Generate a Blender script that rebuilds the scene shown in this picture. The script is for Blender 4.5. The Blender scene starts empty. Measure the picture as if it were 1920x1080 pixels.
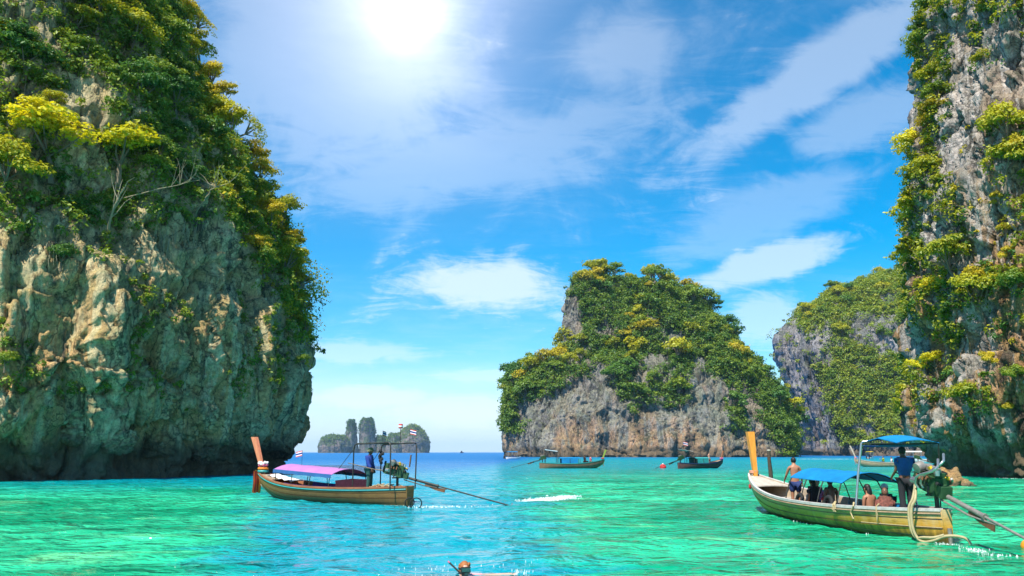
import bpy, bmesh, math, random
import numpy as np
from mathutils import Vector, Matrix, Euler

random.seed(7)
RS = np.random.RandomState(11)
C = bpy.context.scene.collection
R = math.radians

# ------------------------------------------------------------------ camera
PITCH = R(11.55)
FPX = 1507.0
CAM_H = 2.0
cam_d = bpy.data.cameras.new('camera')
cam = bpy.data.objects.new('camera', cam_d)
C.objects.link(cam)
cam.location = (0, 0, CAM_H)
cam.rotation_euler = (math.pi / 2 + PITCH, 0, 0)
cam_d.sensor_width = 36.0
cam_d.lens = FPX / 1920 * 36.0
cam_d.clip_start = 0.1
cam_d.clip_end = 60000
bpy.context.scene.camera = cam

# ------------------------------------------------------------------ light
SUN_AZ, SUN_EL = R(-146), R(56)          # azimuth from +Y, positive to the right
sun_d = bpy.data.lights.new('sun', 'SUN')
sun_d.energy = 4.4
sun_d.angle = R(0.53)
sun_d.color = (1.0, 0.93, 0.80)
sun = bpy.data.objects.new('sun', sun_d)
C.objects.link(sun)
sdir = Vector((math.sin(SUN_AZ) * math.cos(SUN_EL), math.cos(SUN_AZ) * math.cos(SUN_EL), math.sin(SUN_EL)))
sun.rotation_euler = sdir.to_track_quat('Z', 'Y').to_euler()
sun.location = (0, 0, 200)

vs = bpy.context.scene.view_settings
vs.view_transform = 'Standard'
vs.look = 'None'
vs.exposure = 1.05
vs.gamma = 1.0
vs.use_curve_mapping = False
cy = bpy.context.scene.cycles
cy.max_bounces = 6
cy.diffuse_bounces = 3
cy.glossy_bounces = 3
cy.transmission_bounces = 3
cy.transparent_max_bounces = 8
cy.volume_bounces = 0
cy.sample_clamp_indirect = 4.0
cy.sample_clamp_direct = 12.0
cy.use_denoising = True


class NT:
    """small helper to write node trees as expressions"""
    def __init__(self, tree):
        self.t = tree
        self.n = tree.nodes
        self.l = tree.links

    def new(self, kind, **kw):
        nd = self.n.new(kind)
        for k, v in kw.items():
            setattr(nd, k, v)
        return nd

    def put(self, sock, v):
        if isinstance(v, bpy.types.NodeSocket):
            self.l.new(v, sock)
        elif v is not None:
            if sock.type == 'RGBA' and not hasattr(v, '__len__'):
                v = (v, v, v, 1)
            elif sock.type == 'RGBA' and len(v) == 3:
                v = (*v, 1)
            sock.default_value = v

    def m(self, op, a, b=None, c=None, clamp=False):
        nd = self.new('ShaderNodeMath', operation=op, use_clamp=clamp)
        self.put(nd.inputs[0], a)
        if b is not None: self.put(nd.inputs[1], b)
        if c is not None: self.put(nd.inputs[2], c)
        return nd.outputs[0]

    def vm(self, op, a, b=None, s=None):
        nd = self.new('ShaderNodeVectorMath', operation=op)
        self.put(nd.inputs[0], a)
        if b is not None: self.put(nd.inputs[1], b)
        if s is not None: self.put(nd.inputs['Scale'], s)
        return nd.outputs['Value'] if op in ('DOT_PRODUCT', 'LENGTH', 'DISTANCE') else nd.outputs[0]

    def sep(self, v):
        nd = self.new('ShaderNodeSeparateXYZ')
        self.put(nd.inputs[0], v)
        return nd.outputs

    def comb(self, x, y, z):
        nd = self.new('ShaderNodeCombineXYZ')
        for i, v in enumerate((x, y, z)): self.put(nd.inputs[i], v)
        return nd.outputs[0]

    def noise(self, vec, scale=1.0, detail=4.0, rough=0.55, dist=0.0, lac=2.0):
        nd = self.new('ShaderNodeTexNoise')
        self.put(nd.inputs['Vector'], vec)
        nd.inputs['Scale'].default_value = scale
        nd.inputs['Detail'].default_value = detail
        nd.inputs['Roughness'].default_value = rough
        nd.inputs['Lacunarity'].default_value = lac
        nd.inputs['Distortion'].default_value = dist
        return nd.outputs['Fac']

    def voro(self, vec, scale=1.0, feature='F1', out='Distance'):
        nd = self.new('ShaderNodeTexVoronoi', feature=feature)
        self.put(nd.inputs['Vector'], vec)
        nd.inputs['Scale'].default_value = scale
        return nd.outputs[out]

    def ramp(self, f, lo, hi, a=0.0, b=1.0, smooth=True):
        nd = self.new('ShaderNodeMapRange', interpolation_type='SMOOTHSTEP' if smooth else 'LINEAR', clamp=True)
        self.put(nd.inputs['Value'], f)
        self.put(nd.inputs['From Min'], lo)
        self.put(nd.inputs['From Max'], hi)
        self.put(nd.inputs['To Min'], a)
        self.put(nd.inputs['To Max'], b)
        return nd.outputs['Result']

    def mix(self, f, a, b, blend='MIX'):
        nd = self.new('ShaderNodeMix', data_type='RGBA', blend_type=blend)
        self.put(nd.inputs['Factor'], f)
        self.put(nd.inputs[6], a)
        self.put(nd.inputs[7], b)
        return nd.outputs[2]

    def scalev(self, v, s):
        return self.vm('MULTIPLY', v, s)

    def bump(self, h, strength=1.0, dist=1.0, normal=None):
        nd = self.new('ShaderNodeBump')
        nd.inputs['Strength'].default_value = strength
        nd.inputs['Distance'].default_value = dist
        self.put(nd.inputs['Height'], h)
        if normal is not None: self.put(nd.inputs['Normal'], normal)
        return nd.outputs[0]


# ------------------------------------------------------------------ sky
def pix_dir(px, py):
    u = (px - 960) / FPX
    v = (540 - py) / FPX
    d = Vector((u, math.cos(PITCH) - v * math.sin(PITCH), math.sin(PITCH) + v * math.cos(PITCH)))
    return d.normalized()


world = bpy.data.worlds.new('World')
bpy.context.scene.world = world
world.use_nodes = True
w = NT(world.node_tree)
w.n.clear()
sky = w.new('ShaderNodeTexSky', sky_type='NISHITA', sun_disc=False)
sky.sun_elevation = SUN_EL
sky.sun_rotation = SUN_AZ
sky.altitude = 0
sky.air_density = 1.0
sky.dust_density = 0.3
sky.ozone_density = 5.0
gen = w.new('ShaderNodeTexCoord').outputs['Generated']
dx, dy, dz = w.sep(gen)
hsv = w.new('ShaderNodeHueSaturation')
hsv.inputs['Hue'].default_value = 0.488
hsv.inputs['Saturation'].default_value = 1.5
hsv.inputs['Value'].default_value = 1.0
w.l.new(sky.outputs[0], hsv.inputs['Color'])
skyc = hsv.outputs[0]
# thin cirrus laid over a plane high above
zz = w.m('ADD', w.m('MAXIMUM', dz, 0.0), 0.16)
pc = w.comb(w.m('DIVIDE', dx, zz), w.m('DIVIDE', dy, zz), 0.0)
rot = w.new('ShaderNodeMapping')
rot.inputs['Rotation'].default_value = (0, 0, R(-32))
rot.inputs['Scale'].default_value = (0.62, 1.15, 1)
w.l.new(pc, rot.inputs['Vector'])
n1 = w.noise(rot.outputs[0], 0.75, 7, 0.60, 0.5)
n2 = w.noise(rot.outputs[0], 2.6, 8, 0.62, 0.8)
wisps = w.m('ADD', w.m('MULTIPLY', n1, 0.72), w.m('MULTIPLY', n2, 0.28))
cov = w.ramp(wisps, 0.49, 0.80, 0.0, 0.42)
nbig = w.noise(gen, 9.0, 7, 0.6, 0.7)
nfin = w.noise(rot.outputs[0], 6.5, 8, 0.68, 1.2)


def puff(px, py, wpx, hpx, amp, tilt=0.0, soft=0.33):
    """one cloud in the sky: a soft direction mask broken up by noise"""
    c = pix_dir(px, py)
    r = Vector((c.y, -c.x, 0)).normalized()
    u = r.cross(c)
    ct, st = math.cos(tilt), math.sin(tilt)
    r, u = r * ct + u * st, u * ct - r * st
    dd = w.vm('SUBTRACT', gen, tuple(c))
    a = w.m('MULTIPLY', w.vm('DOT_PRODUCT', dd, tuple(r)), FPX / wpx)
    b = w.m('MULTIPLY', w.vm('DOT_PRODUCT', dd, tuple(u)), FPX / hpx)
    q = w.m('ADD', w.m('MULTIPLY', a, a), w.m('MULTIPLY', b, b))
    g = w.m('EXPONENT', w.m('MULTIPLY', q, -1.0))
    nn = w.m('ADD', w.m('MULTIPLY', nbig, 0.55), w.m('MULTIPLY', nfin, 0.45))
    return w.ramp(w.m('ADD', g, w.m('MULTIPLY', w.m('SUBTRACT', nn, 0.5), 2.7)), 0.42 - soft, 0.42 + soft, 0.0, amp)


for args in ((925, 532, 120, 50, 0.62), (1455, 492, 150, 32, 0.50, R(12)), (1160, 95, 110, 80, 0.24, 0, 0.5),
             (1500, 160, 260, 45, 0.32, R(28)), (1440, 400, 190, 55, 0.20, R(20)), (1620, 230, 130, 50, 0.24, R(15)),
             (900, 300, 380, 80, 0.20, R(14)), (620, 150, 240, 200, 0.22), (700, 745, 150, 22, 0.45), (860, 770, 160, 34, 0.40),
             (650, 660, 170, 20, 0.35), (900, 705, 120, 16, 0.32), (1430, 600, 70, 50, 0.4)):
    cov = w.m('MAXIMUM', cov, puff(*args))
hz = w.ramp(dz, 0.0, 0.15, 1.0, 0.0)
hz = w.m('MULTIPLY', w.m('POWER', hz, 1.4), 0.80)
c1 = w.mix(hz, skyc, (3.9, 5.0, 6.0))
c2 = w.mix(cov, c1, (5.6, 6.0, 6.6))
SV = pix_dir(762, 30)
cs = w.m('MAXIMUM', w.vm('DOT_PRODUCT', gen, tuple(SV)), 0.0)
glow = 0.0
for ex_, am_ in ((2600.0, 7.0), (420.0, 2.6), (110.0, 1.8), (22.0, 0.75)):
    glow = w.m('ADD', w.m('MULTIPLY', w.m('POWER', cs, ex_), am_), glow)
glow = w.m('MULTIPLY', glow, w.ramp(w.m('ADD', w.m('MULTIPLY', n2, 0.5), w.m('MULTIPLY', n1, 0.5)), 0.35, 0.65, 0.75, 1.2, smooth=False))
gl = w.vm('SCALE', (1.0, 0.93, 0.98), s=glow)
c3 = w.vm('ADD', c2, gl)
bg = w.new('ShaderNodeBackground')
w.l.new(c3, bg.inputs['Color'])
bg.inputs['Strength'].default_value = 0.092
wo = w.new('ShaderNodeOutputWorld')
w.l.new(bg.outputs[0], wo.inputs['Surface'])


# ------------------------------------------------------------------ helpers
def P(px, py, Y):
    """the point at depth Y (metres along +Y) that shows at this place of the 1920x1080 frame"""
    u = (px - 960) / FPX
    v = (540 - py) / FPX
    t = Y / (math.cos(PITCH) - v * math.sin(PITCH))
    return Vector((u * t, Y, CAM_H + t * (math.sin(PITCH) + v * math.cos(PITCH))))


def project(V):
    V = np.asarray(V, dtype=float)
    x, y, z = V[:, 0], V[:, 1], V[:, 2] - CAM_H
    d = y * math.cos(PITCH) + z * math.sin(PITCH)
    d = np.where(d < 0.01, 0.01, d)
    v = -y * math.sin(PITCH) + z * math.cos(PITCH)
    return 960 + FPX * x / d, 540 - FPX * v / d


_perm = np.random.RandomState(5).permutation(256)
_perm = np.concatenate([_perm, _perm, _perm])
_g = np.random.RandomState(6).normal(size=(256, 3))
_g /= np.linalg.norm(_g, axis=1)[:, None]


def perlin(Pt):
    Pt = np.asarray(Pt, dtype=np.float64)
    i = np.floor(Pt).astype(np.int64)
    f = Pt - i
    i &= 255
    u = f * f * f * (f * (f * 6 - 15) + 10)
    out = 0
    for ox in (0, 1):
        wx = u[:, 0] if ox else 1 - u[:, 0]
        a = _perm[i[:, 0] + ox]
        for oy in (0, 1):
            wy = u[:, 1] if oy else 1 - u[:, 1]
            b = _perm[a + i[:, 1] + oy]
            for oz in (0, 1):
                wz = u[:, 2] if oz else 1 - u[:, 2]
                g = _g[_perm[b + i[:, 2] + oz]]
                dt = g[:, 0] * (f[:, 0] - ox) + g[:, 1] * (f[:, 1] - oy) + g[:, 2] * (f[:, 2] - oz)
                out = out + wx * wy * wz * dt
    return out * 1.5


def fbm(Pt, octv=4, gain=0.5):
    s, a, k = 0, 1.0, 1.0
    for o in range(octv):
        s = s + a * perlin(Pt * k + o * 17.3)
        a *= gain
        k *= 2.03
    return s


def ridged(Pt, octv=3, gain=0.5):
    s, a, k = 0, 1.0, 1.0
    for o in range(octv):
        s = s + a * (1 - 2 * np.abs(perlin(Pt * k + o * 9.7)))
        a *= gain
        k *= 2.1
    return s


def worley(Pt, seed=0, facet=False):
    """distance to the nearest and second nearest cell point, and a random value per cell
    (facet: also the height of a randomly tilted plane in each cell)"""
    i = np.floor(Pt).astype(np.int64)
    n = len(Pt)
    f1 = np.full(n, 9.0)
    f2 = np.full(n, 9.0)
    rv = np.zeros(n, np.int64)
    vec = np.zeros((n, 3))
    for ox in (-1, 0, 1):
        for oy in (-1, 0, 1):
            for oz in (-1, 0, 1):
                c = i + (ox, oy, oz)
                h = _perm[(_perm[(_perm[(c[:, 0] + seed) & 255] + c[:, 1]) & 255] + c[:, 2]) & 255]
                j = np.stack([_perm[h + 1], _perm[h + 57], _perm[h + 131]], 1) / 255.0
                v = Pt - (c + j)
                d = np.linalg.norm(v, axis=1)
                nearer = d < f1
                f2 = np.where(nearer, f1, np.minimum(f2, d))
                rv = np.where(nearer, h, rv)
                vec = np.where(nearer[:, None], v, vec)
                f1 = np.where(nearer, d, f1)
    r = _perm[rv + 201] / 255.0
    if facet:
        return f1, f2, r, (vec * _g[rv]).sum(1)
    return f1, f2, r


def mesh_np(name, V, F, mat=None, smooth=True):
    V = np.asarray(V, dtype=np.float32)
    F = np.asarray(F, dtype=np.int32)
    me = bpy.data.meshes.new(name)
    k = F.shape[1]
    me.vertices.add(len(V))
    me.vertices.foreach_set('co', V.ravel())
    me.loops.add(F.size)
    me.loops.foreach_set('vertex_index', F.ravel())
    me.polygons.add(len(F))
    me.polygons.foreach_set('loop_start', np.arange(0, F.size, k, dtype=np.int32))
    me.polygons.foreach_set('use_smooth', np.full(len(F), smooth))
    me.update(calc_edges=True)
    if mat is not None:
        me.materials.append(mat)
    return me


def link(name, me, parent=None, loc=None):
    o = bpy.data.objects.new(name, me)
    C.objects.link(o)
    if parent is not None: o.parent = parent
    if loc is not None: o.location = loc
    return o


def tag(o, label=None, cat=None, group=None, kind=None):
    if label: o['label'] = label
    if cat: o['category'] = cat
    if group: o['group'] = group
    if kind: o['kind'] = kind
    return o


def empty(name, loc=(0, 0, 0), rz=0.0):
    o = bpy.data.objects.new(name, None)
    C.objects.link(o)
    o.location = loc
    o.rotation_euler = (0, 0, rz)
    o.empty_display_size = 0.3
    return o


def new_mat(name):
    m = bpy.data.materials.new(name)
    m.use_nodes = True
    nt = NT(m.node_tree)
    nt.n.clear()
    out = nt.new('ShaderNodeOutputMaterial')
    return m, nt, out


def principled(nt, out, color, rough=0.6, metal=0.0, normal=None, ior=None, spec=None, sheen=None):
    b = nt.new('ShaderNodeBsdfPrincipled')
    nt.put(b.inputs['Base Color'], color)
    nt.put(b.inputs['Roughness'], rough)
    nt.put(b.inputs['Metallic'], metal)
    if ior is not None: b.inputs['IOR'].default_value = ior
    if spec is not None: b.inputs['Specular IOR Level'].default_value = spec
    if normal is not None: nt.l.new(normal, b.inputs['Normal'])
    nt.l.new(b.outputs[0], out.inputs['Surface'])
    return b
# ------------------------------------------------------------------ rock and leaf materials
def rock_material(name, S, grey=(0.24, 0.235, 0.22), pale=(0.46, 0.42, 0.35), dark=(0.045, 0.05, 0.05),
                  stain=(0.40, 0.22, 0.10), moss=(0.075, 0.105, 0.035), teal=(0.10, 0.17, 0.15), stain_top=12.0,
                  moss_amt=0.45, wet=3.0, teal_amt=0.5, stain_amt=1.0, warm=0.0):
    m, nt, out = new_mat(name)
    pos = nt.new('ShaderNodeNewGeometry').outputs['Position']
    px, py, pz = nt.sep(pos)
    flat = nt.scalev(pos, (1 / S, 1 / S, 1 / S))
    tall = nt.scalev(pos, (1 / S, 1 / S, 0.16 / S))
    tall2 = nt.scalev(pos, (1 / S, 1 / S, 0.07 / S))
    a = nt.noise(flat, 0.22, 6, 0.62, 0.4)
    col = nt.mix(nt.ramp(a, 0.40, 0.60), grey, pale)
    t = nt.noise(tall, 0.20, 4, 0.6, 0.6)
    col = nt.mix(nt.m('MULTIPLY', nt.ramp(t, 0.49, 0.60), teal_amt), col, teal)
    s = nt.noise(nt.vm('ADD', tall, (31, 7, 3)), 0.20, 5, 0.6, 0.5)
    sm = nt.m('MULTIPLY', nt.ramp(s, 0.47 - warm, 0.56 - warm), nt.ramp(pz, stain_top * 0.5, stain_top * 1.8, 1.0, 0.3))
    col = nt.mix(nt.m('MULTIPLY', sm, 0.9 * stain_amt, clamp=True), col, stain)
    b = nt.noise(tall, 0.5, 6, 0.65, 0.5)
    col = nt.mix(nt.m('MULTIPLY', nt.ramp(b, 0.53 + warm * 0.4, 0.62 + warm * 0.4), 0.85), col, dark)
    p = nt.noise(tall2, 0.8, 4, 0.6, 0.3)
    col = nt.mix(nt.m('MULTIPLY', nt.ramp(p, 0.54 - warm * 0.6, 0.60 - warm * 0.6), 0.8), col, pale)
    g = nt.noise(flat, 0.34, 5, 0.65, 0.2)
    nz = nt.sep(nt.new('ShaderNodeNewGeometry').outputs['Normal'])[2]
    gm = nt.m('MULTIPLY', nt.ramp(nt.m('ADD', g, nt.m('MULTIPLY', nz, 0.28)), 0.47, 0.66), moss_amt)
    col = nt.mix(gm, col, moss)
    f = nt.noise(flat, 3.2, 5, 0.7)
    col = nt.mix(1.0, col, nt.ramp(f, 0.28, 0.72, 0.48, 1.38, smooth=False), 'MULTIPLY')
    wv = nt.vm('ADD', tall, nt.vm('SCALE', nt.comb(nt.noise(flat, 0.7, 3), nt.noise(flat, 0.8, 3), nt.noise(flat, 0.9, 3)), s=1.6))
    cr1 = nt.voro(nt.scalev(wv, (1, 1, 2.2)), 0.42, 'DISTANCE_TO_EDGE')
    cr2 = nt.voro(nt.scalev(wv, (1, 1, 3.0)), 1.3, 'DISTANCE_TO_EDGE')
    col = nt.mix(1.0, col, nt.m('MULTIPLY', nt.ramp(cr1, 0.0, 0.05, 0.38, 1.0), nt.ramp(cr2, 0.0, 0.06, 0.6, 1.0)), 'MULTIPLY')
    # tide line: wet dark weed and barnacles
    tz = nt.m('ADD', pz, nt.m('MULTIPLY', nt.m('SUBTRACT', nt.noise(flat, 0.5, 4), 0.5), wet * 0.9))
    col = nt.mix(nt.ramp(tz, wet * 0.55, wet * 1.1, 0.85, 0.0), col, (0.125, 0.092, 0.06))
    h = nt.m('ADD', nt.m('MULTIPLY', nt.noise(tall, 2.2, 6, 0.7), 0.5 * S), nt.m('MULTIPLY', nt.noise(flat, 5.0, 5, 0.7), 0.22 * S))
    h2 = nt.m('MULTIPLY', nt.voro(nt.vm('ADD', tall, nt.scalev(nt.new('ShaderNodeNewGeometry').outputs['Normal'], (.2, .2, .2))), 1.1, 'DISTANCE_TO_EDGE'), 0.35 * S)
    nrm = nt.bump(nt.m('ADD', h, h2), 0.95, 0.7)
    principled(nt, out, col, 0.9, normal=nrm, spec=0.25)
    return m


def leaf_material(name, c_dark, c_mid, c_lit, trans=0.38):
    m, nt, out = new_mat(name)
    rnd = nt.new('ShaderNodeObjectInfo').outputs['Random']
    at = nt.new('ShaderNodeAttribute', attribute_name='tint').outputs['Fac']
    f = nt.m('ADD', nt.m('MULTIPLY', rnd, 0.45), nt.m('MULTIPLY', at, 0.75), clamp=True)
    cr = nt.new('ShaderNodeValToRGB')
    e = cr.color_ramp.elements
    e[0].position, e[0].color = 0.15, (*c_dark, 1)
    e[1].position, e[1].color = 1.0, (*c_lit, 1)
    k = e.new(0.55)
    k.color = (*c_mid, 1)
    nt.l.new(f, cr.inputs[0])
    d = nt.new('ShaderNodeBsdfDiffuse')
    nt.l.new(cr.outputs[0], d.inputs['Color'])
    tr = nt.new('ShaderNodeBsdfTranslucent')
    nt.l.new(nt.mix(1.0, cr.outputs[0], (1.25, 1.15, 0.55), 'MULTIPLY'), tr.inputs['Color'])
    gl = nt.new('ShaderNodeBsdfGlossy')
    gl.inputs['Roughness'].default_value = 0.45
    gl.inputs['Color'].default_value = (0.8, 0.9, 0.8, 1)
    mx = nt.new('ShaderNodeMixShader')
    mx.inputs[0].default_value = trans
    nt.l.new(d.outputs[0], mx.inputs[1])
    nt.l.new(tr.outputs[0], mx.inputs[2])
    mg = nt.new('ShaderNodeMixShader')
    mg.inputs[0].default_value = 0.025
    nt.l.new(mx.outputs[0], mg.inputs[1])
    nt.l.new(gl.outputs[0], mg.inputs[2])
    nt.l.new(mg.outputs[0], out.inputs['Surface'])
    return m


LEAF = {
    'deep green': leaf_material('leaf_deep_green', (0.026, 0.095, 0.022), (0.060, 0.16, 0.028), (0.13, 0.24, 0.032)),
    'mid green': leaf_material('leaf_mid_green', (0.045, 0.125, 0.018), (0.13, 0.22, 0.024), (0.26, 0.32, 0.028)),
    'yellow green': leaf_material('leaf_yellow_green', (0.11, 0.17, 0.012), (0.30, 0.32, 0.016), (0.48, 0.45, 0.020)),
    'golden': leaf_material('leaf_golden', (0.18, 0.17, 0.014), (0.40, 0.34, 0.020), (0.58, 0.47, 0.026)),
    'bright yellow': leaf_material('leaf_bright_yellow', (0.30, 0.32, 0.012), (0.52, 0.50, 0.018), (0.68, 0.62, 0.025), 0.45),
}


def bark_material(name, c0, c1):
    m, nt, out = new_mat(name)
    pos = nt.new('ShaderNodeTexCoord').outputs['Object']
    n = nt.noise(nt.scalev(pos, (4, 4, 1)), 2.0, 5, 0.65)
    principled(nt, out, nt.mix(n, c0, c1), 0.9, normal=nt.bump(n, 0.5, 0.05))
    return m


M_BARK = bark_material('bark', (0.08, 0.06, 0.04), (0.22, 0.18, 0.13))
M_PALEBARK = bark_material('pale_bark', (0.18, 0.15, 0.10), (0.36, 0.31, 0.20))


# ------------------------------------------------------------------ mesh builder
class MB:
    def __init__(self):
        self.v, self.f, self.sm = [], [], []

    def add(self, vs_, fs_, smooth=True):
        b = len(self.v)
        self.v += [tuple(p) for p in vs_]
        self.f += [tuple(b + i for i in q) for q in fs_]
        self.sm += [smooth] * len(fs_)
        return self

    def box(self, c, s, rot=None, taper=1.0, bev=0.0):
        hx, hy, hz_ = s[0] / 2, s[1] / 2, s[2] / 2
        pts = []
        for sz in (-1, 1):
            k = taper if sz > 0 else 1.0
            for sx, sy in ((-1, -1), (1, -1), (1, 1), (-1, 1)):
                pts.append(Vector((sx * hx * k, sy * hy * k, sz * hz_)))
        if rot is not None:
            mt = Euler(rot).to_matrix()
            pts = [mt @ p for p in pts]
        c = Vector(c)
        return self.add([p + c for p in pts], [(3, 2, 1, 0), (4, 5, 6, 7), (0, 1, 5, 4), (1, 2, 6, 5), (2, 3, 7, 6), (3, 0, 4, 7)], False)

    def tube(self, pts, r, n=8, cap=True, closed=False, flat=1.0):
        pts = [Vector(p) for p in pts]
        m = len(pts)
        rr = [r] * m if not hasattr(r, '__len__') else list(r)
        vs_, fs_ = [], []
        prev = None
        for i, p in enumerate(pts):
            if closed:
                t = pts[(i + 1) % m] - pts[i - 1]
            else:
                t = pts[min(i + 1, m - 1)] - pts[max(i - 1, 0)]
            t = t.normalized() if t.length > 1e-9 else Vector((0, 0, 1))
            if prev is None:
                a = t.cross(Vector((0, 0, 1)))
                if a.length < 0.05: a = t.cross(Vector((1, 0, 0)))
            else:
                a = prev - t * prev.dot(t)
            a.normalize()
            prev = a
            b = t.cross(a)
            for k in range(n):
                an = 2 * math.pi * k / n
                vs_.append(p + (a * math.cos(an) + b * math.sin(an) * flat) * rr[i])
        for i in range(m if closed else m - 1):
            j = (i + 1) % m
            for k in range(n):
                fs_.append((i * n + k, i * n + (k + 1) % n, j * n + (k + 1) % n, j * n + k))
        if cap and not closed:
            fs_.append(tuple(range(n - 1, -1, -1)))
            fs_.append(tuple((m - 1) * n + k for k in range(n)))
        return self.add(vs_, fs_)

    def ball(self, c, r, nu=12, nv=8, rot=None):
        r = (r, r, r) if not hasattr(r, '__len__') else r
        c = Vector(c)
        mt = Euler(rot).to_matrix() if rot is not None else None
        vs_, fs_ = [], []
        for j in range(nv + 1):
            ph = math.pi * j / nv
            for i in range(nu):
                th = 2 * math.pi * i / nu
                q = Vector((r[0] * math.sin(ph) * math.cos(th), r[1] * math.sin(ph) * math.sin(th), r[2] * math.cos(ph)))
                if mt: q = mt @ q
                vs_.append(c + q)
        for j in range(nv):
            for i in range(nu):
                fs_.append((j * nu + i, (j + 1) * nu + i, (j + 1) * nu + (i + 1) % nu, j * nu + (i + 1) % nu))
        return self.add(vs_, fs_)

    def lathe(self, prof, c=(0, 0, 0), n=16, rot=None):
        c = Vector(c)
        mt = Euler(rot).to_matrix() if rot is not None else None
        vs_, fs_ = [], []
        for (r, z) in prof:
            for i in range(n):
                th = 2 * math.pi * i / n
                q = Vector((r * math.cos(th), r * math.sin(th), z))
                if mt: q = mt @ q
                vs_.append(c + q)
        for j in range(len(prof) - 1):
            for i in range(n):
                fs_.append((j * n + i, j * n + (i + 1) % n, (j + 1) * n + (i + 1) % n, (j + 1) * n + i))
        fs_.append(tuple(range(n - 1, -1, -1)))
        fs_.append(tuple((len(prof) - 1) * n + i for i in range(n)))
        return self.add(vs_, fs_)

    def grid_solid(self, top, thick_vec):
        """a sheet given as rows of points, closed to a thin solid"""
        nr, nc = len(top), len(top[0])
        tv = thick_vec if callable(thick_vec) else (lambda i, j: Vector(thick_vec))
        vs_ = [Vector(top[i][j]) for i in range(nr) for j in range(nc)]
        vs_ += [Vector(top[i][j]) + tv(i, j) for i in range(nr) for j in range(nc)]
        o = nr * nc
        fs_ = []
        for i in range(nr - 1):
            for j in range(nc - 1):
                a, b, c_, d = i * nc + j, i * nc + j + 1, (i + 1) * nc + j + 1, (i + 1) * nc + j
                fs_.append((a, b, c_, d))
                fs_.append((o + d, o + c_, o + b, o + a))
        for i in range(nr - 1):
            a, d = i * nc, (i + 1) * nc
            fs_.append((a, d, o + d, o + a))
            a, d = i * nc + nc - 1, (i + 1) * nc + nc - 1
            fs_.append((d, a, o + a, o + d))
        for j in range(nc - 1):
            fs_.append((j + 1, j, o + j, o + j + 1))
            a = (nr - 1) * nc + j
            fs_.append((a, a + 1, o + a + 1, o + a))
        return self.add(vs_, fs_)

    def mesh(self, name, mat):
        me = bpy.data.meshes.new(name)
        me.from_pydata(self.v, [], self.f)
        me.polygons.foreach_set('use_smooth', self.sm)
        if mat is not None: me.materials.append(mat)
        bm = bmesh.new()
        bm.from_mesh(me)
        bmesh.ops.recalc_face_normals(bm, faces=bm.faces)
        bm.to_mesh(me)
        bm.free()
        try:
            me.set_sharp_from_angle(angle=R(50))
        except Exception:
            pass
        return me

    def build(self, name, mat, parent=None, loc=None):
        return link(name, self.mesh(name, mat), parent, loc)


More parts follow.
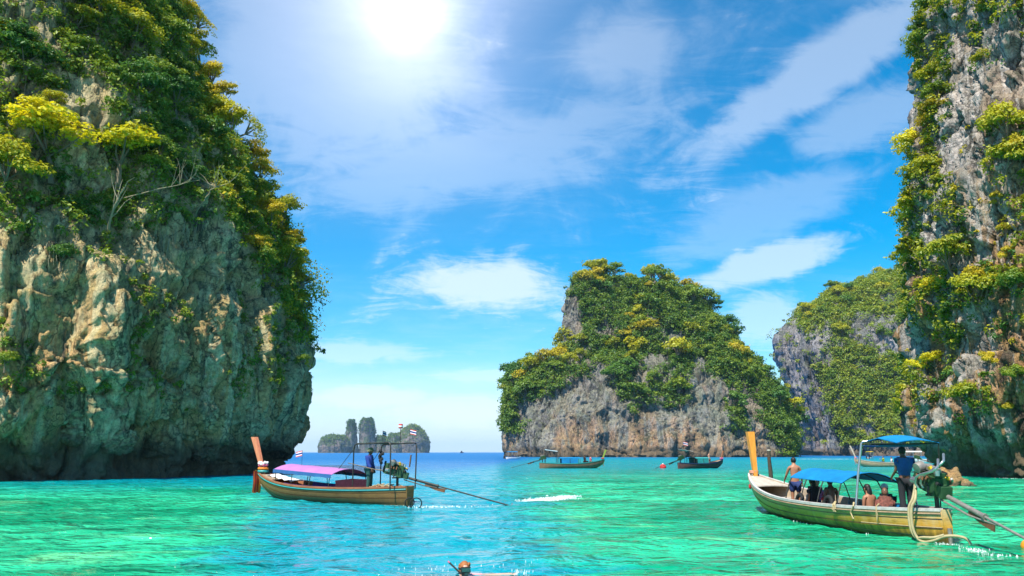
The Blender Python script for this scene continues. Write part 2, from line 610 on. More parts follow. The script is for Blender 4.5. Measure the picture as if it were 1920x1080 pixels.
# ------------------------------------------------------------------ sea
def build_sea():
    def axis(segs):
        out = []
        for a, b, n in segs:
            out += list(np.linspace(a, b, n, endpoint=False))
        return np.array(out)
    half = axis([(0, 30, 100), (30, 70, 60), (70, 160, 40), (160, 600, 24), (600, 3000, 14), (3000, 12000, 5)])
    half = np.append(half, 12000)
    xs = np.concatenate([-half[:0:-1], half])
    ys = axis([(-40, 4, 12), (4, 60, 200), (60, 130, 110), (130, 300, 60), (300, 1000, 30), (1000, 6000, 16), (6000, 12000, 4)])
    ys = np.append(ys, 12000)
    X, Y = np.meshgrid(xs, ys)
    Q = np.stack([X.ravel(), Y.ravel(), np.zeros(X.size)], 1)
    fade = np.clip((140 - np.hypot(Q[:, 0], Q[:, 1])) / 90, 0, 1)
    near = Q[np.where(fade > 0)]
    z = np.zeros(len(Q))
    warp = perlin(near * 0.12)[:, None] * np.array([1.4, 1.4, 0])
    q = near + warp
    zz_ = 0.065 * perlin(q * np.array([0.30, 0.55, 0]) + 3.1) + 0.045 * (ridged(q * np.array([0.65, 1.05, 0]) + 8.7, 2) - 0.4) \
        + 0.034 * perlin(q * np.array([1.1, 1.7, 0]) + 1.7)
    z[np.where(fade > 0)] = zz_ * fade[np.where(fade > 0)]
    Q[:, 2] = z
    nx, ny = len(xs), len(ys)
    idx = np.arange(nx * ny).reshape(ny, nx)
    F = np.stack([idx[:-1, :-1], idx[:-1, 1:], idx[1:, 1:], idx[1:, :-1]], -1).reshape(-1, 4)
    m, nt, out = new_mat('sea_water')
    pos = nt.new('ShaderNodeNewGeometry').outputs['Position']
    px, py, pz = nt.sep(pos)
    flat = nt.comb(px, py, 0.0)
    # the lagoon's floor: pale sand under shallow emerald water, deep blue open sea outside
    sand = nt.noise(nt.scalev(flat, (0.6, 1.0, 1)), 0.16, 4, 0.6, 0.6)
    patch = nt.noise(nt.scalev(flat, (0.7, 1.5, 1)), 0.55, 4, 0.6, 0.8)
    shallow = nt.mix(nt.ramp(sand, 0.38, 0.64), (0.0, 0.25, 0.12), (0.03, 0.52, 0.27))
    shallow = nt.mix(nt.m('MULTIPLY', nt.ramp(patch, 0.50, 0.68), 0.55), shallow, (0.0, 0.13, 0.058))
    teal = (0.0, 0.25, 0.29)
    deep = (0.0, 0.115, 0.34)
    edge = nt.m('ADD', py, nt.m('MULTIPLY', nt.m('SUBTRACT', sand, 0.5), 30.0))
    pale = nt.noise(nt.scalev(flat, (0.35, 1.2, 1)), 0.5, 4, 0.6, 0.6)
    shallow = nt.mix(nt.m('MULTIPLY', nt.ramp(pale, 0.56, 0.70), 0.55), shallow, (0.17, 0.60, 0.27))
    # blue sky reflection painted into the water colour, a wedge widening seaward
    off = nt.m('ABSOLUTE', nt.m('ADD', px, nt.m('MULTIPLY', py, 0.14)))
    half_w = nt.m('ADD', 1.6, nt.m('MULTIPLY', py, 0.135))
    sky_refl = nt.m('DIVIDE', nt.m('ADD', off, nt.m('MULTIPLY', nt.m('SUBTRACT', patch, 0.5), 5.0)), half_w)
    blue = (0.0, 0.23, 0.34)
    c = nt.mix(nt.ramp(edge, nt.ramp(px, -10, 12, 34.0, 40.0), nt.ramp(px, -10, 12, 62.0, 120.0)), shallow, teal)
    c = nt.mix(nt.m('MULTIPLY', nt.ramp(sky_refl, 0.55, 1.25, 1.0, 0.0), 0.85), c, blue)
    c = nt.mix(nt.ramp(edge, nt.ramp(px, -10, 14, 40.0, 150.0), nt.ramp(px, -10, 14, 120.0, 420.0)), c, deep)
    w1 = nt.noise(nt.scalev(flat, (0.75, 1.25, 1)), 1.1, 3, 0.55, 0.5)
    w2 = nt.noise(nt.scalev(flat, (0.8, 1.2, 1)), 3.4, 3, 0.55, 0.4)
    w3 = nt.noise(nt.scalev(flat, (0.9, 1.1, 1)), 9.0, 2, 0.5, 0.2)
    wl = nt.noise(nt.scalev(flat, (0.6, 1.3, 1)), 0.22, 3, 0.5, 0.6)
    h = nt.m('ADD', nt.m('ADD', nt.m('MULTIPLY', w1, 0.50), nt.m('MULTIPLY', w2, 0.13)),
             nt.m('ADD', nt.m('MULTIPLY', w3, 0.022), nt.m('MULTIPLY', wl, 0.5)))
    nrm = nt.bump(h, 1.0, 1.0)
    rough = nt.ramp(nt.vm('LENGTH', flat), 15.0, 260.0, 0.06, 0.42, smooth=False)
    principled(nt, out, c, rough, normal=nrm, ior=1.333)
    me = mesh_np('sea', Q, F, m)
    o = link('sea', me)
    tag(o, 'rippled sea shading from emerald shallows to deep blue open water', kind='structure')
    return o


sea = build_sea()


# ------------------------------------------------------------------ cliffs
class Cliff:
    pass


def smooth_interp(x, xp, fp):
    """monotone-ish cubic through control values"""
    xp, fp = np.asarray(xp, float), np.asarray(fp, float)
    h = np.diff(xp)
    d = np.diff(fp) / h
    mtan = np.zeros_like(fp)
    mtan[1:-1] = np.where(d[:-1] * d[1:] > 0, 2 * d[:-1] * d[1:] / (d[:-1] + d[1:] + 1e-12), 0)
    mtan[0], mtan[-1] = d[0], d[-1]
    i = np.clip(np.searchsorted(xp, x) - 1, 0, len(h) - 1)
    t = np.clip((x - xp[i]) / h[i], 0, 1)
    return ((1 + 2 * t) * (1 - t) ** 2 * fp[i] + t * (1 - t) ** 2 * h[i] * mtan[i] + t * t * (3 - 2 * t) * fp[i + 1] + t * t * (t - 1) * h[i] * mtan[i + 1])


def closed_curve(pts, u):
    """periodic Catmull-Rom through pts at parameters u in [0, K)"""
    pts = np.asarray(pts, float)
    K = len(pts)
    i = np.floor(u).astype(int)
    t = (u - i)[:, None]
    p0, p1, p2, p3 = pts[(i - 1) % K], pts[i % K], pts[(i + 1) % K], pts[(i + 2) % K]
    return 0.5 * (2 * p1 + (p2 - p0) * t + (2 * p0 - 5 * p1 + 4 * p2 - p3) * t ** 2 + (3 * p1 - p0 - 3 * p2 + p3) * t ** 3)


def finish_cliff(name, G, disp, mat, label, seed=0, top_lift=2.0):
    """G: (nz, nu, 3) grid of the undisplaced body; disp(P, N, k) gives the outward offset"""
    nz_, nu = G.shape[:2]
    du = np.roll(G, -1, 1) - np.roll(G, 1, 1)
    dv = np.gradient(G, axis=0)
    N = np.cross(du, dv)
    N /= np.linalg.norm(N, axis=2)[..., None] + 1e-9
    cen = G.mean(axis=(0, 1))
    if (N * (G - cen))[..., :2].sum() < 0: N = -N
    Pq, Nq = G.reshape(-1, 3), N.reshape(-1, 3)
    d = disp(Pq)
    V = Pq + Nq * d[:, None]
    idx = np.arange(nz_ * nu).reshape(nz_, nu)
    nxt = np.roll(idx, -1, 1)
    F = np.stack([idx[:-1], nxt[:-1], nxt[1:], idx[1:]], -1).reshape(-1, 4)
    top = V[idx[-1]].mean(0) + (0, 0, top_lift)
    V = np.vstack([V, top])
    last = np.stack([idx[-1], nxt[-1], np.full(nu, nz_ * nu), np.full(nu, nz_ * nu)], -1)
    me = bpy.data.meshes.new(name)
    faces = np.vstack([F])
    me = mesh_np(name, V, F, mat)
    bm = bmesh.new()
    bm.from_mesh(me)
    bm.verts.ensure_lookup_table()
    for a, b in zip(idx[-1], nxt[-1]):
        try:
            f = bm.faces.new((bm.verts[a], bm.verts[b], bm.verts[nz_ * nu]))
            f.smooth = True
        except ValueError:
            pass
    bmesh.ops.recalc_face_normals(bm, faces=bm.faces)
    bm.to_mesh(me)
    bm.free()
    o = link(name, me)
    tag(o, label, kind='structure')
    W = V[:-1].reshape(nz_, nu, 3)
    du = np.roll(W, -1, 1) - np.roll(W, 1, 1)
    dv = np.gradient(W, axis=0)
    area = np.linalg.norm(np.cross(du, dv), axis=2).ravel() * 0.5
    c = Cliff()
    c.obj, c.V, c.N, c.area = o, V[:-1], Nq, area
    c.px, c.py = project(c.V)
    view = c.V - np.array([0, 0, CAM_H])
    c.dist = np.linalg.norm(view, axis=1)
    view /= c.dist[:, None]
    c.facing = -(view * Nq).sum(1)
    c.G = W
    return c


def karst_disp(S, seed, big=1.0, blocks=1.0, flute=1.0):
    off = np.array([seed * 13.1, seed * 7.7, seed * 3.3])

    def f(Pq):
        q = Pq / S + off
        warp = 0.9 * np.stack([perlin(q * 0.22), perlin(q * 0.22 + 40), perlin(q * 0.22 + 80)], 1) \
            + 0.25 * np.stack([perlin(q * 0.9), perlin(q * 0.9 + 40), perlin(q * 0.9 + 80)], 1)
        q2 = q + warp
        d = big * (1.9 * fbm(q * 0.075 + 2, 3) + 0.9 * ridged(q2 * np.array([.17, .17, .05]), 2))
        # hanging draperies: rounded ribs with sharp clefts, long in the vertical
        rib = np.abs(perlin(q2 * np.array([.42, .42, .075]) + 5))
        rib2 = np.abs(perlin(q2 * np.array([1.1, 1.1, .22]) + 15))
        rib3 = np.abs(perlin(q2 * np.array([2.6, 2.6, .7]) + 25))
        d += flute * (1.2 * np.sqrt(rib + 0.01) + 0.40 * np.sqrt(rib2 + 0.01) + 0.20 * rib3 - 0.9)
        # bedding: ledges and broken faces
        bed = q2[:, 2] * 0.16 + 0.6 * perlin(q * 0.06 + 3) + 0.10 * q[:, 0] * 0.4
        st = bed - np.floor(bed)
        d += 0.55 * blocks * (np.clip(st * 1.2, 0, 1) - 0.5) * np.clip(0.5 + 1.5 * perlin(q * 0.12 + 60), 0, 1)
        f1, f2, rv, pl = worley(q2 * np.array([0.26, 0.26, 0.11]), seed, True)
        d += blocks * ((rv - 0.5) * 0.7 + 1.1 * pl - 0.45 * np.exp(-((f2 - f1) / 0.05) ** 2))
        f1, f2, rv, pl = worley(q2 * np.array([0.75, 0.75, 0.42]) + 4, seed + 3, True)
        d += blocks * ((rv - 0.5) * 0.22 + 0.55 * pl - 0.10 * np.exp(-((f2 - f1) / 0.08) ** 2))
        f1, f2, rv, pl = worley(q * np.array([1.9, 1.9, 1.3]) + 7, seed + 5, True)
        d += blocks * (0.24 * pl)
        d += 0.07 * ridged(q * np.array([2.1, 2.1, 1.4]) + 9, 2)
        return d * S
    return f


def grade(segs):
    out = []
    for a, b, n in segs: out += list(np.linspace(a, b, n, endpoint=False))
    return np.array(out + [segs[-1][1]])


def contour_cliff(name, base, centre, profile, u_seg, z_seg, mat, label, seed, S, big=1.0, blocks=1.0, dip=None):
    u = grade(u_seg)[:-1]
    zs = grade(z_seg)
    b = closed_curve(base, u)
    cx, cyy = centre
    Rm = 40.0
    pz, pi = zip(*profile)
    ins = smooth_interp(zs, pz, pi)
    G = np.zeros((len(zs), len(u), 3))
    rel = b - np.array([cx, cyy])
    for k, z in enumerate(zs):
        G[k, :, :2] = np.array([cx, cyy]) + rel * (1 - ins[k] / Rm)
        G[k, :, 2] = z
    return finish_cliff(name, G, karst_disp(S, seed, big, blocks), mat, label, seed)


def stack_island(name, sil, Yf, depth, u_dense, z_n, mat, label, seed, S, back_slope=0.25, expo=2.6, big=1.0, blocks=1.0, flute=1.0, base_z=-3.0, lean=None):
    """sil: (row, left, right) of the outline in the 1920x1080 frame, measured at depth Yf"""
    rows = []
    pys = [q[0] for q in sil]
    for (py, l, r) in sil:
        t = (max(pys) - py) / (max(pys) - min(pys))
        Ys = Yf + (depth + (lean(t) if lean else 0)) * (1 - 0.45 * t)
        a, b = P(l, py, Ys), P(r, py, Ys)
        rows.append((a.z if t > 0 else -0.5, a.x, b.x))
    rows.sort()
    z, xl, xr = map(np.array, zip(*rows))
    zs = np.concatenate([[base_z], np.linspace(z[0], z[-1], z_n)])
    L = np.interp(zs, z, xl)
    Rr = np.interp(zs, z, xr)
    w0 = (xr - xl).max()
    nf, nb = u_dense
    th = np.concatenate([np.linspace(math.pi, 2 * math.pi, nf, endpoint=False), np.linspace(0, math.pi, nb, endpoint=False)])
    G = np.zeros((len(zs), len(th), 3))
    ct, st = np.cos(th), np.sin(th)
    ex = 2 / expo
    cx_ = np.sign(ct) * np.abs(ct) ** ex
    sy_ = np.sign(st) * np.abs(st) ** ex
    for k in range(len(zs)):
        a = (Rr[k] - L[k]) / 2
        t = max(0.0, (zs[k] - z[0]) / (z[-1] - z[0]))
        bb = depth * (0.25 + 0.75 * (2 * a / w0)) * (1 - 0.35 * t)
        yc = Yf + depth * 1.0 + (lean(t) if lean else 0)
        G[k, :, 0] = (L[k] + Rr[k]) / 2 + a * cx_
        G[k, :, 1] = yc + bb * sy_
        G[k, :, 2] = zs[k]
    return finish_cliff(name, G, karst_disp(S, seed, big, blocks, flute), mat, label, seed, 1.0)


M_ROCK_L = rock_material('rock_left_cliff', 1.0, grey=(0.36, 0.30, 0.18), pale=(0.62, 0.51, 0.30), stain=(0.58, 0.34, 0.14), dark=(0.055, 0.065, 0.06), teal=(0.20, 0.27, 0.20), moss=(0.17, 0.19, 0.06), stain_top=13, wet=3.6, moss_amt=0.42, teal_amt=0.15, warm=0.055)
M_ROCK_R = rock_material('rock_right_cliff', 1.0, grey=(0.29, 0.26, 0.25), pale=(0.50, 0.44, 0.41), stain=(0.36, 0.19, 0.07), dark=(0.05, 0.045, 0.04), stain_top=22, wet=3.0, moss_amt=0.25, teal_amt=0.05)
M_ROCK_M = rock_material('rock_middle_island', 2.2, grey=(0.125, 0.12, 0.12), pale=(0.27, 0.25, 0.225), stain=(0.42, 0.24, 0.13), stain_top=12, wet=4.6, moss_amt=0.3, teal_amt=0.25, stain_amt=0.8)
M_ROCK_B = rock_material('rock_back_island', 3.0, grey=(0.17, 0.16, 0.18), pale=(0.31, 0.29, 0.31), stain=(0.35, 0.22, 0.16), stain_top=12, wet=5.0, moss_amt=0.3, teal_amt=0.2, stain_amt=0.5)
M_ROCK_F = rock_material('rock_far_island', 9.0, grey=(0.10, 0.11, 0.12), pale=(0.22, 0.19, 0.18), stain=(0.22, 0.16, 0.14), stain_top=45, wet=3.0, moss_amt=0.8, moss=(0.03, 0.07, 0.025), teal_amt=0.2)

left = contour_cliff('cliff', [(-86, 66), (-58, 56), (-37.5, 54.5), (-27.5, 63), (-23, 74), (-22.6, 86), (-28, 98), (-46, 108), (-82, 112), (-102, 74)],
                     (-62, 80), [(-4, 3.6), (0, 3.0), (1.4, 2.7), (3.0, 1.7), (4.5, 0.7), (6.5, 0.1), (9, 0.0), (19, 2.2), (32, 7.6), (50, 16.5), (70, 27)],
                     [(0.6, 1.5, 60), (1.5, 5.6, 400), (5.6, 10.6, 50)], [(-4, 0, 6), (0, 12, 80), (12, 52, 190), (52, 70, 24)],
                     M_ROCK_L, 'limestone cliff on the left with bare stained rock below hanging forest', 1, 1.0, 0.85, 1.0)
right = contour_cliff('cliff', [(36.9, 66), (40.1, 57), (48.6, 50), (64.6, 44), (97.6, 50), (106.6, 78), (82.6, 98), (50.6, 94), (39.3, 79)],
                      (68, 72), [(-4, 4.6), (0, 4.2), (1.5, 3.6), (3, 1.8), (4.6, 0.3), (7, 0.3), (11, 1.6), (15, 0.8), (20, 2.0), (27, 3.0), (31, 4.2), (42, 6.0), (60, 11)],
                      [(7.4, 8.6, 70), (8.6, 11.2, 260), (11.2, 16.4, 50)], [(-4, 0, 6), (0, 10, 70), (10, 44, 200), (44, 60, 20)],
                      M_ROCK_R, 'tall limestone cliff on the right with golden shrubs on sheer rock', 2, 1.0, 0.55, 1.0)
middle = stack_island('island', [(858, 964, 1462), (853, 958, 1470), (838, 956, 1474), (830, 958, 1474), (760, 958, 1458), (722, 960, 1440), (702, 980, 1418), (690, 1010, 1412),
                                 (680, 1050, 1406), (671, 1068, 1400), (600, 1070, 1366), (570, 1071, 1338), (548, 1072, 1306), (532, 1074, 1278),
                                 (522, 1088, 1255), (517, 1140, 1242), (513, 1180, 1222)],
                      335, 46, (560, 110), 300, M_ROCK_M, 'steep wooded limestone island in the middle with an undercut base', 4, 2.2, lean=lambda t: 16 * t, big=0.75, blocks=0.45, flute=1.25)
back = stack_island('island', [(856, 1530, 2250), (850, 1526, 2250), (770, 1516, 2240), (680, 1496, 2220), (625, 1492, 2190), (606, 1502, 2160), (578, 1536, 2120), (548, 1588, 2080),
                               (522, 1652, 2040), (504, 1696, 2000), (478, 1784, 1960), (466, 1832, 1920)],
                    430, 70, (420, 60), 210, M_ROCK_B, 'broad forested island with a sheer grey end wall behind the right cliff', 6, 3.0, lean=lambda t: 30 * t, big=0.6, blocks=0.4, flute=1.3)


def far_isle(name, humps, Y, label, seed):
    root = empty(name, tuple(P(humps[0][1][0][1], 848, Y))[:2] + (0,))
    tag(root, label, 'island')
    for k, (part, sil) in enumerate(humps):
        rows = sorted([(P(l, py, Y).z, P(l, py, Y).x, P(r, py, Y).x) for py, l, r in sil])
        z, xl, xr = map(np.array, zip(*rows))
        zs = np.concatenate([[-4], np.linspace(max(z[0], 0), z[-1], 40)])
        th = np.linspace(0, 2 * math.pi, 90, endpoint=False)
        L, Rr = np.interp(zs, z, xl), np.interp(zs, z, xr)
        G = np.zeros((len(zs), len(th), 3))
        for i in range(len(zs)):
            a = (Rr[i] - L[i]) / 2
            G[i, :, 0] = (L[i] + Rr[i]) / 2 + a * np.cos(th)
            G[i, :, 1] = Y + k * 25 + (20 + a * 0.7) * np.sin(th)
            G[i, :, 2] = zs[i]
        cl = finish_cliff(part, G, karst_disp(3.6, seed + k, 0.4, 0.6), M_ROCK_F, None, seed + k, 1.0)
        for key in ('label', 'kind'):
            if key in cl.obj: del cl.obj[key]
        cl.obj.parent = root
        cl.obj.matrix_parent_inverse = Matrix.Translation(root.location).inverted()
        FAR.append(cl)
    return root


FAR = []
far_isle('rock_island', [('rock_hump', [(849, 600, 656), (838, 598, 660), (826, 602, 656), (819, 612, 650), (816, 626, 642)]),
                         ('rock_tower', [(849, 644, 668), (815, 647, 664), (800, 650, 662), (791, 652, 661), (787, 655, 659)]),
                         ('rock_tower', [(849, 668, 700), (815, 670, 697), (796, 670, 696), (788, 673, 693), (783, 677, 689)]),
                         ('rock_hump', [(849, 694, 724), (830, 697, 720), (820, 700, 715), (816, 703, 711)])],
         2600, 'far blue rock island with two upright towers on the horizon', 11)
far_isle('rock_island', [('rock_hump', [(849, 726, 758), (832, 726, 758), (819, 730, 752), (812, 735, 746)]),
                         ('rock_hump', [(849, 742, 803), (830, 740, 804), (818, 744, 800), (807, 752, 790), (800, 760, 784), (797, 766, 778)])],
         2650, 'far rock island with one green rounded dome on the horizon', 21)
# ------------------------------------------------------------------ vegetation
def leaf_quads(Cn, Nn, size, rs, aspect=0.55):
    """rhombus leaves at Cn facing Nn"""
    n = len(Cn)
    t = rs.normal(size=(n, 3))
    t -= (t * Nn).sum(1)[:, None] * Nn
    t /= np.linalg.norm(t, axis=1)[:, None] + 1e-9
    b = np.cross(Nn, t)
    s = size * rs.uniform(0.6, 1.35, n)[:, None]
    V = np.stack([Cn - t * s, Cn + b * s * aspect + Nn * s * 0.12, Cn + t * s, Cn - b * s * aspect + Nn * s * 0.12], 1).reshape(-1, 3)
    F = np.arange(4 * n).reshape(n, 4)
    return V, F


def leaf_mesh(name, V, F, tint, mat):
    me = mesh_np(name, V, F, mat, smooth=False)
    at = me.attributes.new('tint', 'FLOAT', 'POINT')
    at.data.foreach_set('value', np.repeat(tint, 4).astype(np.float32))
    return me


def unit(v):
    return v / (np.linalg.norm(v, axis=-1, keepdims=True) + 1e-9)


def crown_and_trunk(form, n_leaf, leaf, seed):
    """a tree about 1 unit in crown radius, standing at the origin"""
    rs = np.random.RandomState(seed)
    lobes = []
    if form == 'spreading':
        nl, hgt, rad = 12, 1.10, 0.42
    elif form == 'rounded':
        nl, hgt, rad = 14, 0.85, 0.42
    else:
        nl, hgt, rad = 8, 0.50, 0.42
    for k in range(nl):
        a = 2 * math.pi * (k * 0.618 + rs.uniform(-.1, .1))
        r = math.sqrt((k + 0.4) / nl) * 0.78
        z = hgt + (0.38 - 0.55 * r * r) * (0.6 if form == 'spreading' else 1.1) + rs.uniform(-.22, .22)
        q = rad * rs.uniform(0.62, 1.15)
        lobes.append((np.array([r * math.cos(a), r * math.sin(a), z]), q, (0.52 if form == 'spreading' else 0.80)))
    Cs, Ns, Ts = [], [], []
    per = n_leaf // nl
    for (c, q, fl) in lobes:
        d = unit(rs.normal(size=(per, 3)))
        d[:, 2] = np.where(d[:, 2] < -0.25, -d[:, 2] * 0.6, d[:, 2])
        d = unit(d)
        rr = q * (0.55 + 0.5 * rs.uniform(size=per) ** 0.6)
        rr *= 1 + 0.35 * perlin(d * 2.3 + c * 3)
        p = c + d * rr[:, None] * np.array([1, 1, fl])
        nn = unit(d * np.array([1, 1, 1.4]) + np.array([0, 0, 0.35]) + rs.normal(size=(per, 3)) * 0.55)
        Cs.append(p)
        Ns.append(nn)
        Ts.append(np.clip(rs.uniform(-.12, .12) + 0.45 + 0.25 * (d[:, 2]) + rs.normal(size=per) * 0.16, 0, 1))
    Cn, Nn, Tt = np.vstack(Cs), np.vstack(Ns), np.concatenate(Ts)
    # loose sprigs that stick out of the lobes
    loose = rs.uniform(size=len(Cn)) < 0.16
    cen = np.array([0, 0, hgt * 0.8])
    Cn = np.where(loose[:, None], cen + (Cn - cen) * rs.uniform(0.75, 1.2, (len(Cn), 1)) + rs.normal(size=Cn.shape) * 0.03, Cn)
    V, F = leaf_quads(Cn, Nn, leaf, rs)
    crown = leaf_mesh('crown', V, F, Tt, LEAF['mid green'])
    mb = MB()
    lean = Vector((rs.uniform(-.12, .12), rs.uniform(-.12, .12), 0))
    fork = Vector((0, 0, hgt * 0.45)) + lean
    mb.tube([(0, 0, -0.35), (lean.x * .3, lean.y * .3, hgt * .2), fork], [0.075, 0.06, 0.05], 6)
    for (c, q, fl) in lobes[:8]:
        e = Vector(c)
        mid = fork.lerp(e, 0.5) + Vector((rs.uniform(-.06, .06), rs.uniform(-.06, .06), -0.03))
        mb.tube([fork, mid, e], [0.036, 0.024, 0.010], 5, cap=False)
    return crown, mb.mesh('trunk', M_BARK)


FORMS = ('spreading', 'rounded', 'low bushy')
NEAR = {f: [crown_and_trunk(f, 2600, 0.062, 100 + 10 * i + k) for k in range(3)] for i, f in enumerate(FORMS)}
FARV = {f: [crown_and_trunk(f, 1000, 0.09, 200 + 10 * i + k) for k in range(3)] for i, f in enumerate(FORMS)}


SPARSE = [crown_and_trunk('spreading', 620, 0.055, 300 + k) for k in range(3)]


def plant_tree(pos, size, form, colour, near, tilt=(0, 0), label=None, group=None, rz=None, name='tree', squash=1.0, bark=None):
    cm, tm = random.choice(SPARSE if near == 'sparse' else (NEAR if near else FARV)[form])
    root = empty(name, tuple(pos), random.uniform(0, 6.28) if rz is None else rz)
    root.rotation_euler = (tilt[0], tilt[1], root.rotation_euler.z)
    root.rotation_mode = 'XYZ'
    s = size * random.uniform(0.92, 1.08)
    root.scale = (s, s, s * squash)
    cr = link('crown', cm, root)
    cr.material_slots[0].link = 'OBJECT'
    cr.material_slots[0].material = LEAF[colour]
    tr = link('trunk', tm, root)
    if bark:
        tr.material_slots[0].link = 'OBJECT'
        tr.material_slots[0].material = bark
    tag(root, label, 'tree', group)
    return root


def poly_mask(px, py, poly):
    inside = np.zeros(len(px), bool)
    n = len(poly)
    for i in range(n):
        x1, y1 = poly[i]
        x2, y2 = poly[(i + 1) % n]
        cond = (y1 > py) != (y2 > py)
        with np.errstate(divide='ignore', invalid='ignore'):
            xi = (x2 - x1) * (py - y1) / ((y2 - y1) if y2 != y1 else 1e-9) + x1
        inside ^= cond & (px < xi)
    return inside


def occlusion_front(c, cell=10):
    """only the vertices that are the nearest in their little patch of view count as seen"""
    ok = (c.facing > -0.25) & (c.px > -150) & (c.px < 2070) & (c.py > -160) & (c.py < 960)
    key = (np.floor(c.px / cell).astype(np.int64) + 1000) * 10000 + np.floor(c.py / cell).astype(np.int64) + 1000
    ids = np.where(ok)[0]
    order = ids[np.argsort(c.dist[ids])]
    kk, first = np.unique(key[order], return_index=True)
    near = dict(zip(kk.tolist(), c.dist[order[first]].tolist()))
    nd = np.array([near.get(k, 1e9) for k in key[ids].tolist()])
    vis = np.zeros(len(c.V), bool)
    vis[ids] = c.dist[ids] < nd * 1.05 + 1.0
    return vis


for c_ in (left, right, middle, back):
    c_.vis = occlusion_front(c_)


def pick(c, dens, n, rmin, rs, avoid=None):
    """n points on the cliff, spread by density, none nearer than rmin to another"""
    wgt = dens * c.area
    wgt = wgt / wgt.sum()
    cand = rs.choice(len(wgt), size=min(n * 14, int((wgt > 0).sum())), replace=False, p=wgt)
    got = np.zeros((0, 3)) if avoid is None else np.array(avoid).reshape(-1, 3)
    out = []
    for i in cand:
        p = c.V[i]
        r = rmin(i) if callable(rmin) else rmin
        if len(got) and ((got - p) ** 2).sum(1).min() < r * r: continue
        got = np.vstack([got, p])
        out.append(i)
        if len(out) >= n: break
    return out


def hero(c, px, py):
    d = (c.px - px) ** 2 + (c.py - py) ** 2
    d = np.where(c.vis, d, 1e12)
    return int(np.argmin(d))


def undergrowth(c, dens, n, leaves, leaf, rad, name, label, mat, rs, out=0.4, per_tint=0.5):
    """shrub clumps spread over the rock, one mesh: nobody could count them"""
    wgt = dens * c.area
    wgt = wgt / wgt.sum()
    ids = rs.choice(len(wgt), size=n, p=wgt)
    p0 = c.V[ids] + c.N[ids] * (rad * out) + rs.normal(size=(n, 3)) * rad * 0.3
    sz = rad * rs.uniform(0.5, 1.3, n)
    d = unit(rs.normal(size=(n, leaves, 3)) + c.N[ids][:, None, :] * 0.5 + np.array([0, 0, 0.4]))
    rr = rs.uniform(0.35, 1.0, (n, leaves, 1))
    p = p0[:, None, :] + d * rr * sz[:, None, None] * np.array([1, 1, 0.75])
    nn = unit(d * 0.8 + np.array([0, 0, 0.5]) + rs.normal(size=(n, leaves, 3)) * 0.5)
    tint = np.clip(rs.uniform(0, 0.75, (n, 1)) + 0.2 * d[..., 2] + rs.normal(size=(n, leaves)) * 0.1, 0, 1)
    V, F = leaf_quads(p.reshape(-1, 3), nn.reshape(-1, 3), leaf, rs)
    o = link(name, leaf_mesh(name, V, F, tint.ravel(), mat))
    tag(o, label, 'shrubs', kind='stuff')
    return o


TREES = []


def tree_words(c, i, place, zones):
    py, px = c.py[i], c.px[i]
    for lim, wz in zones:
        if py < lim: break
    return wz


def forest(c, dens, n, rmin, sizes, palette, near, rs, where, zones, cols, group, avoid=None, out=0.5, tiltk=0.25):
    ids = pick(c, dens, n, rmin, rs, avoid)
    made = []
    for i in ids:
        form = rs.choice(FORMS, p=[0.16, 0.52, 0.32])
        pal = palette(c.px[i], c.py[i])
        colour = rs.choice(list(pal.keys()), p=np.array(list(pal.values())) / sum(pal.values()))
        size = rs.uniform(*sizes)
        nrm = c.N[i]
        p = c.V[i] + nrm * out * 0.1
        tilt = (-nrm[1] * tiltk, nrm[0] * tiltk)
        zone = next((z for lim, z in zones if c.py[i] < lim), zones[-1][1])
        col = next((z for lim, z in cols if c.px[i] < lim), cols[-1][1])
        look = {'spreading': 'spreading', 'rounded': 'round', 'low bushy': 'bushy'}[form]
        big = 'large ' if size > sizes[0] + 0.66 * (sizes[1] - sizes[0]) else ('small ' if size < sizes[0] + 0.33 * (sizes[1] - sizes[0]) else '')
        label = f'{big}{colour} {look} tree {zone}, {col}'
        made.append((label, c.px[i], c.py[i], plant_tree(p, size, form, str(colour), near, tilt, label, group)))
    # look-alikes in the same part of the slope are told apart by their order
    same = {}
    for q in made: same.setdefault(q[0], []).append(q)
    for lab, qs in same.items():
        if len(qs) < 2: continue
        ax = 1 if np.ptp([q[1] for q in qs]) > np.ptp([q[2] for q in qs]) else 2
        qs.sort(key=lambda q: q[ax])
        num = ['', '', 'two', 'three', 'four', 'five', 'six', 'seven', 'eight'][len(qs)]
        ends = ('leftmost', 'rightmost') if ax == 1 else ('highest', 'lowest')
        for k, q in enumerate(qs):
            w_ = ends[0] if k == 0 else ends[1] if k == len(qs) - 1 else ('middle' if len(qs) == 3 else ['', 'second', 'third', 'fourth', 'fifth', 'sixth', 'seventh'][k])
            q[3]['label'] = f'{lab}, {w_} of {num}'
    return ids


# left cliff -------------------------------------------------------
lx = np.interp(left.px, [-200, 0, 100, 200, 300, 400, 460, 500, 540, 600], [440, 430, 415, 440, 405, 395, 450, 540, 610, 700])
nzl = fbm(left.V * 0.16 + 5, 3)
soft = np.clip((lx - left.py) / 60 + 0.5, 0, 1)
dl = soft * np.where(nzl > -0.28, 1.0, 0.12)
dl = dl * (left.facing > -0.35) * (left.py > -170) * (left.V[:, 2] > 5) * (left.px < 640) * (left.dist < 112)
heroes = []


def hero_tree(c, px, py, size, form, colour, label, group, near=True, tilt=(0, 0), squash=1.0, push=0.0, bark=None, rz=None, name='tree'):
    i = hero(c, px, py)
    p = c.V[i] + c.N[i] * push
    plant_tree(p, size, form, colour, near, tilt, label, group, squash=squash, bark=bark, rz=rz, name=name)
    heroes.append(p)
    return p


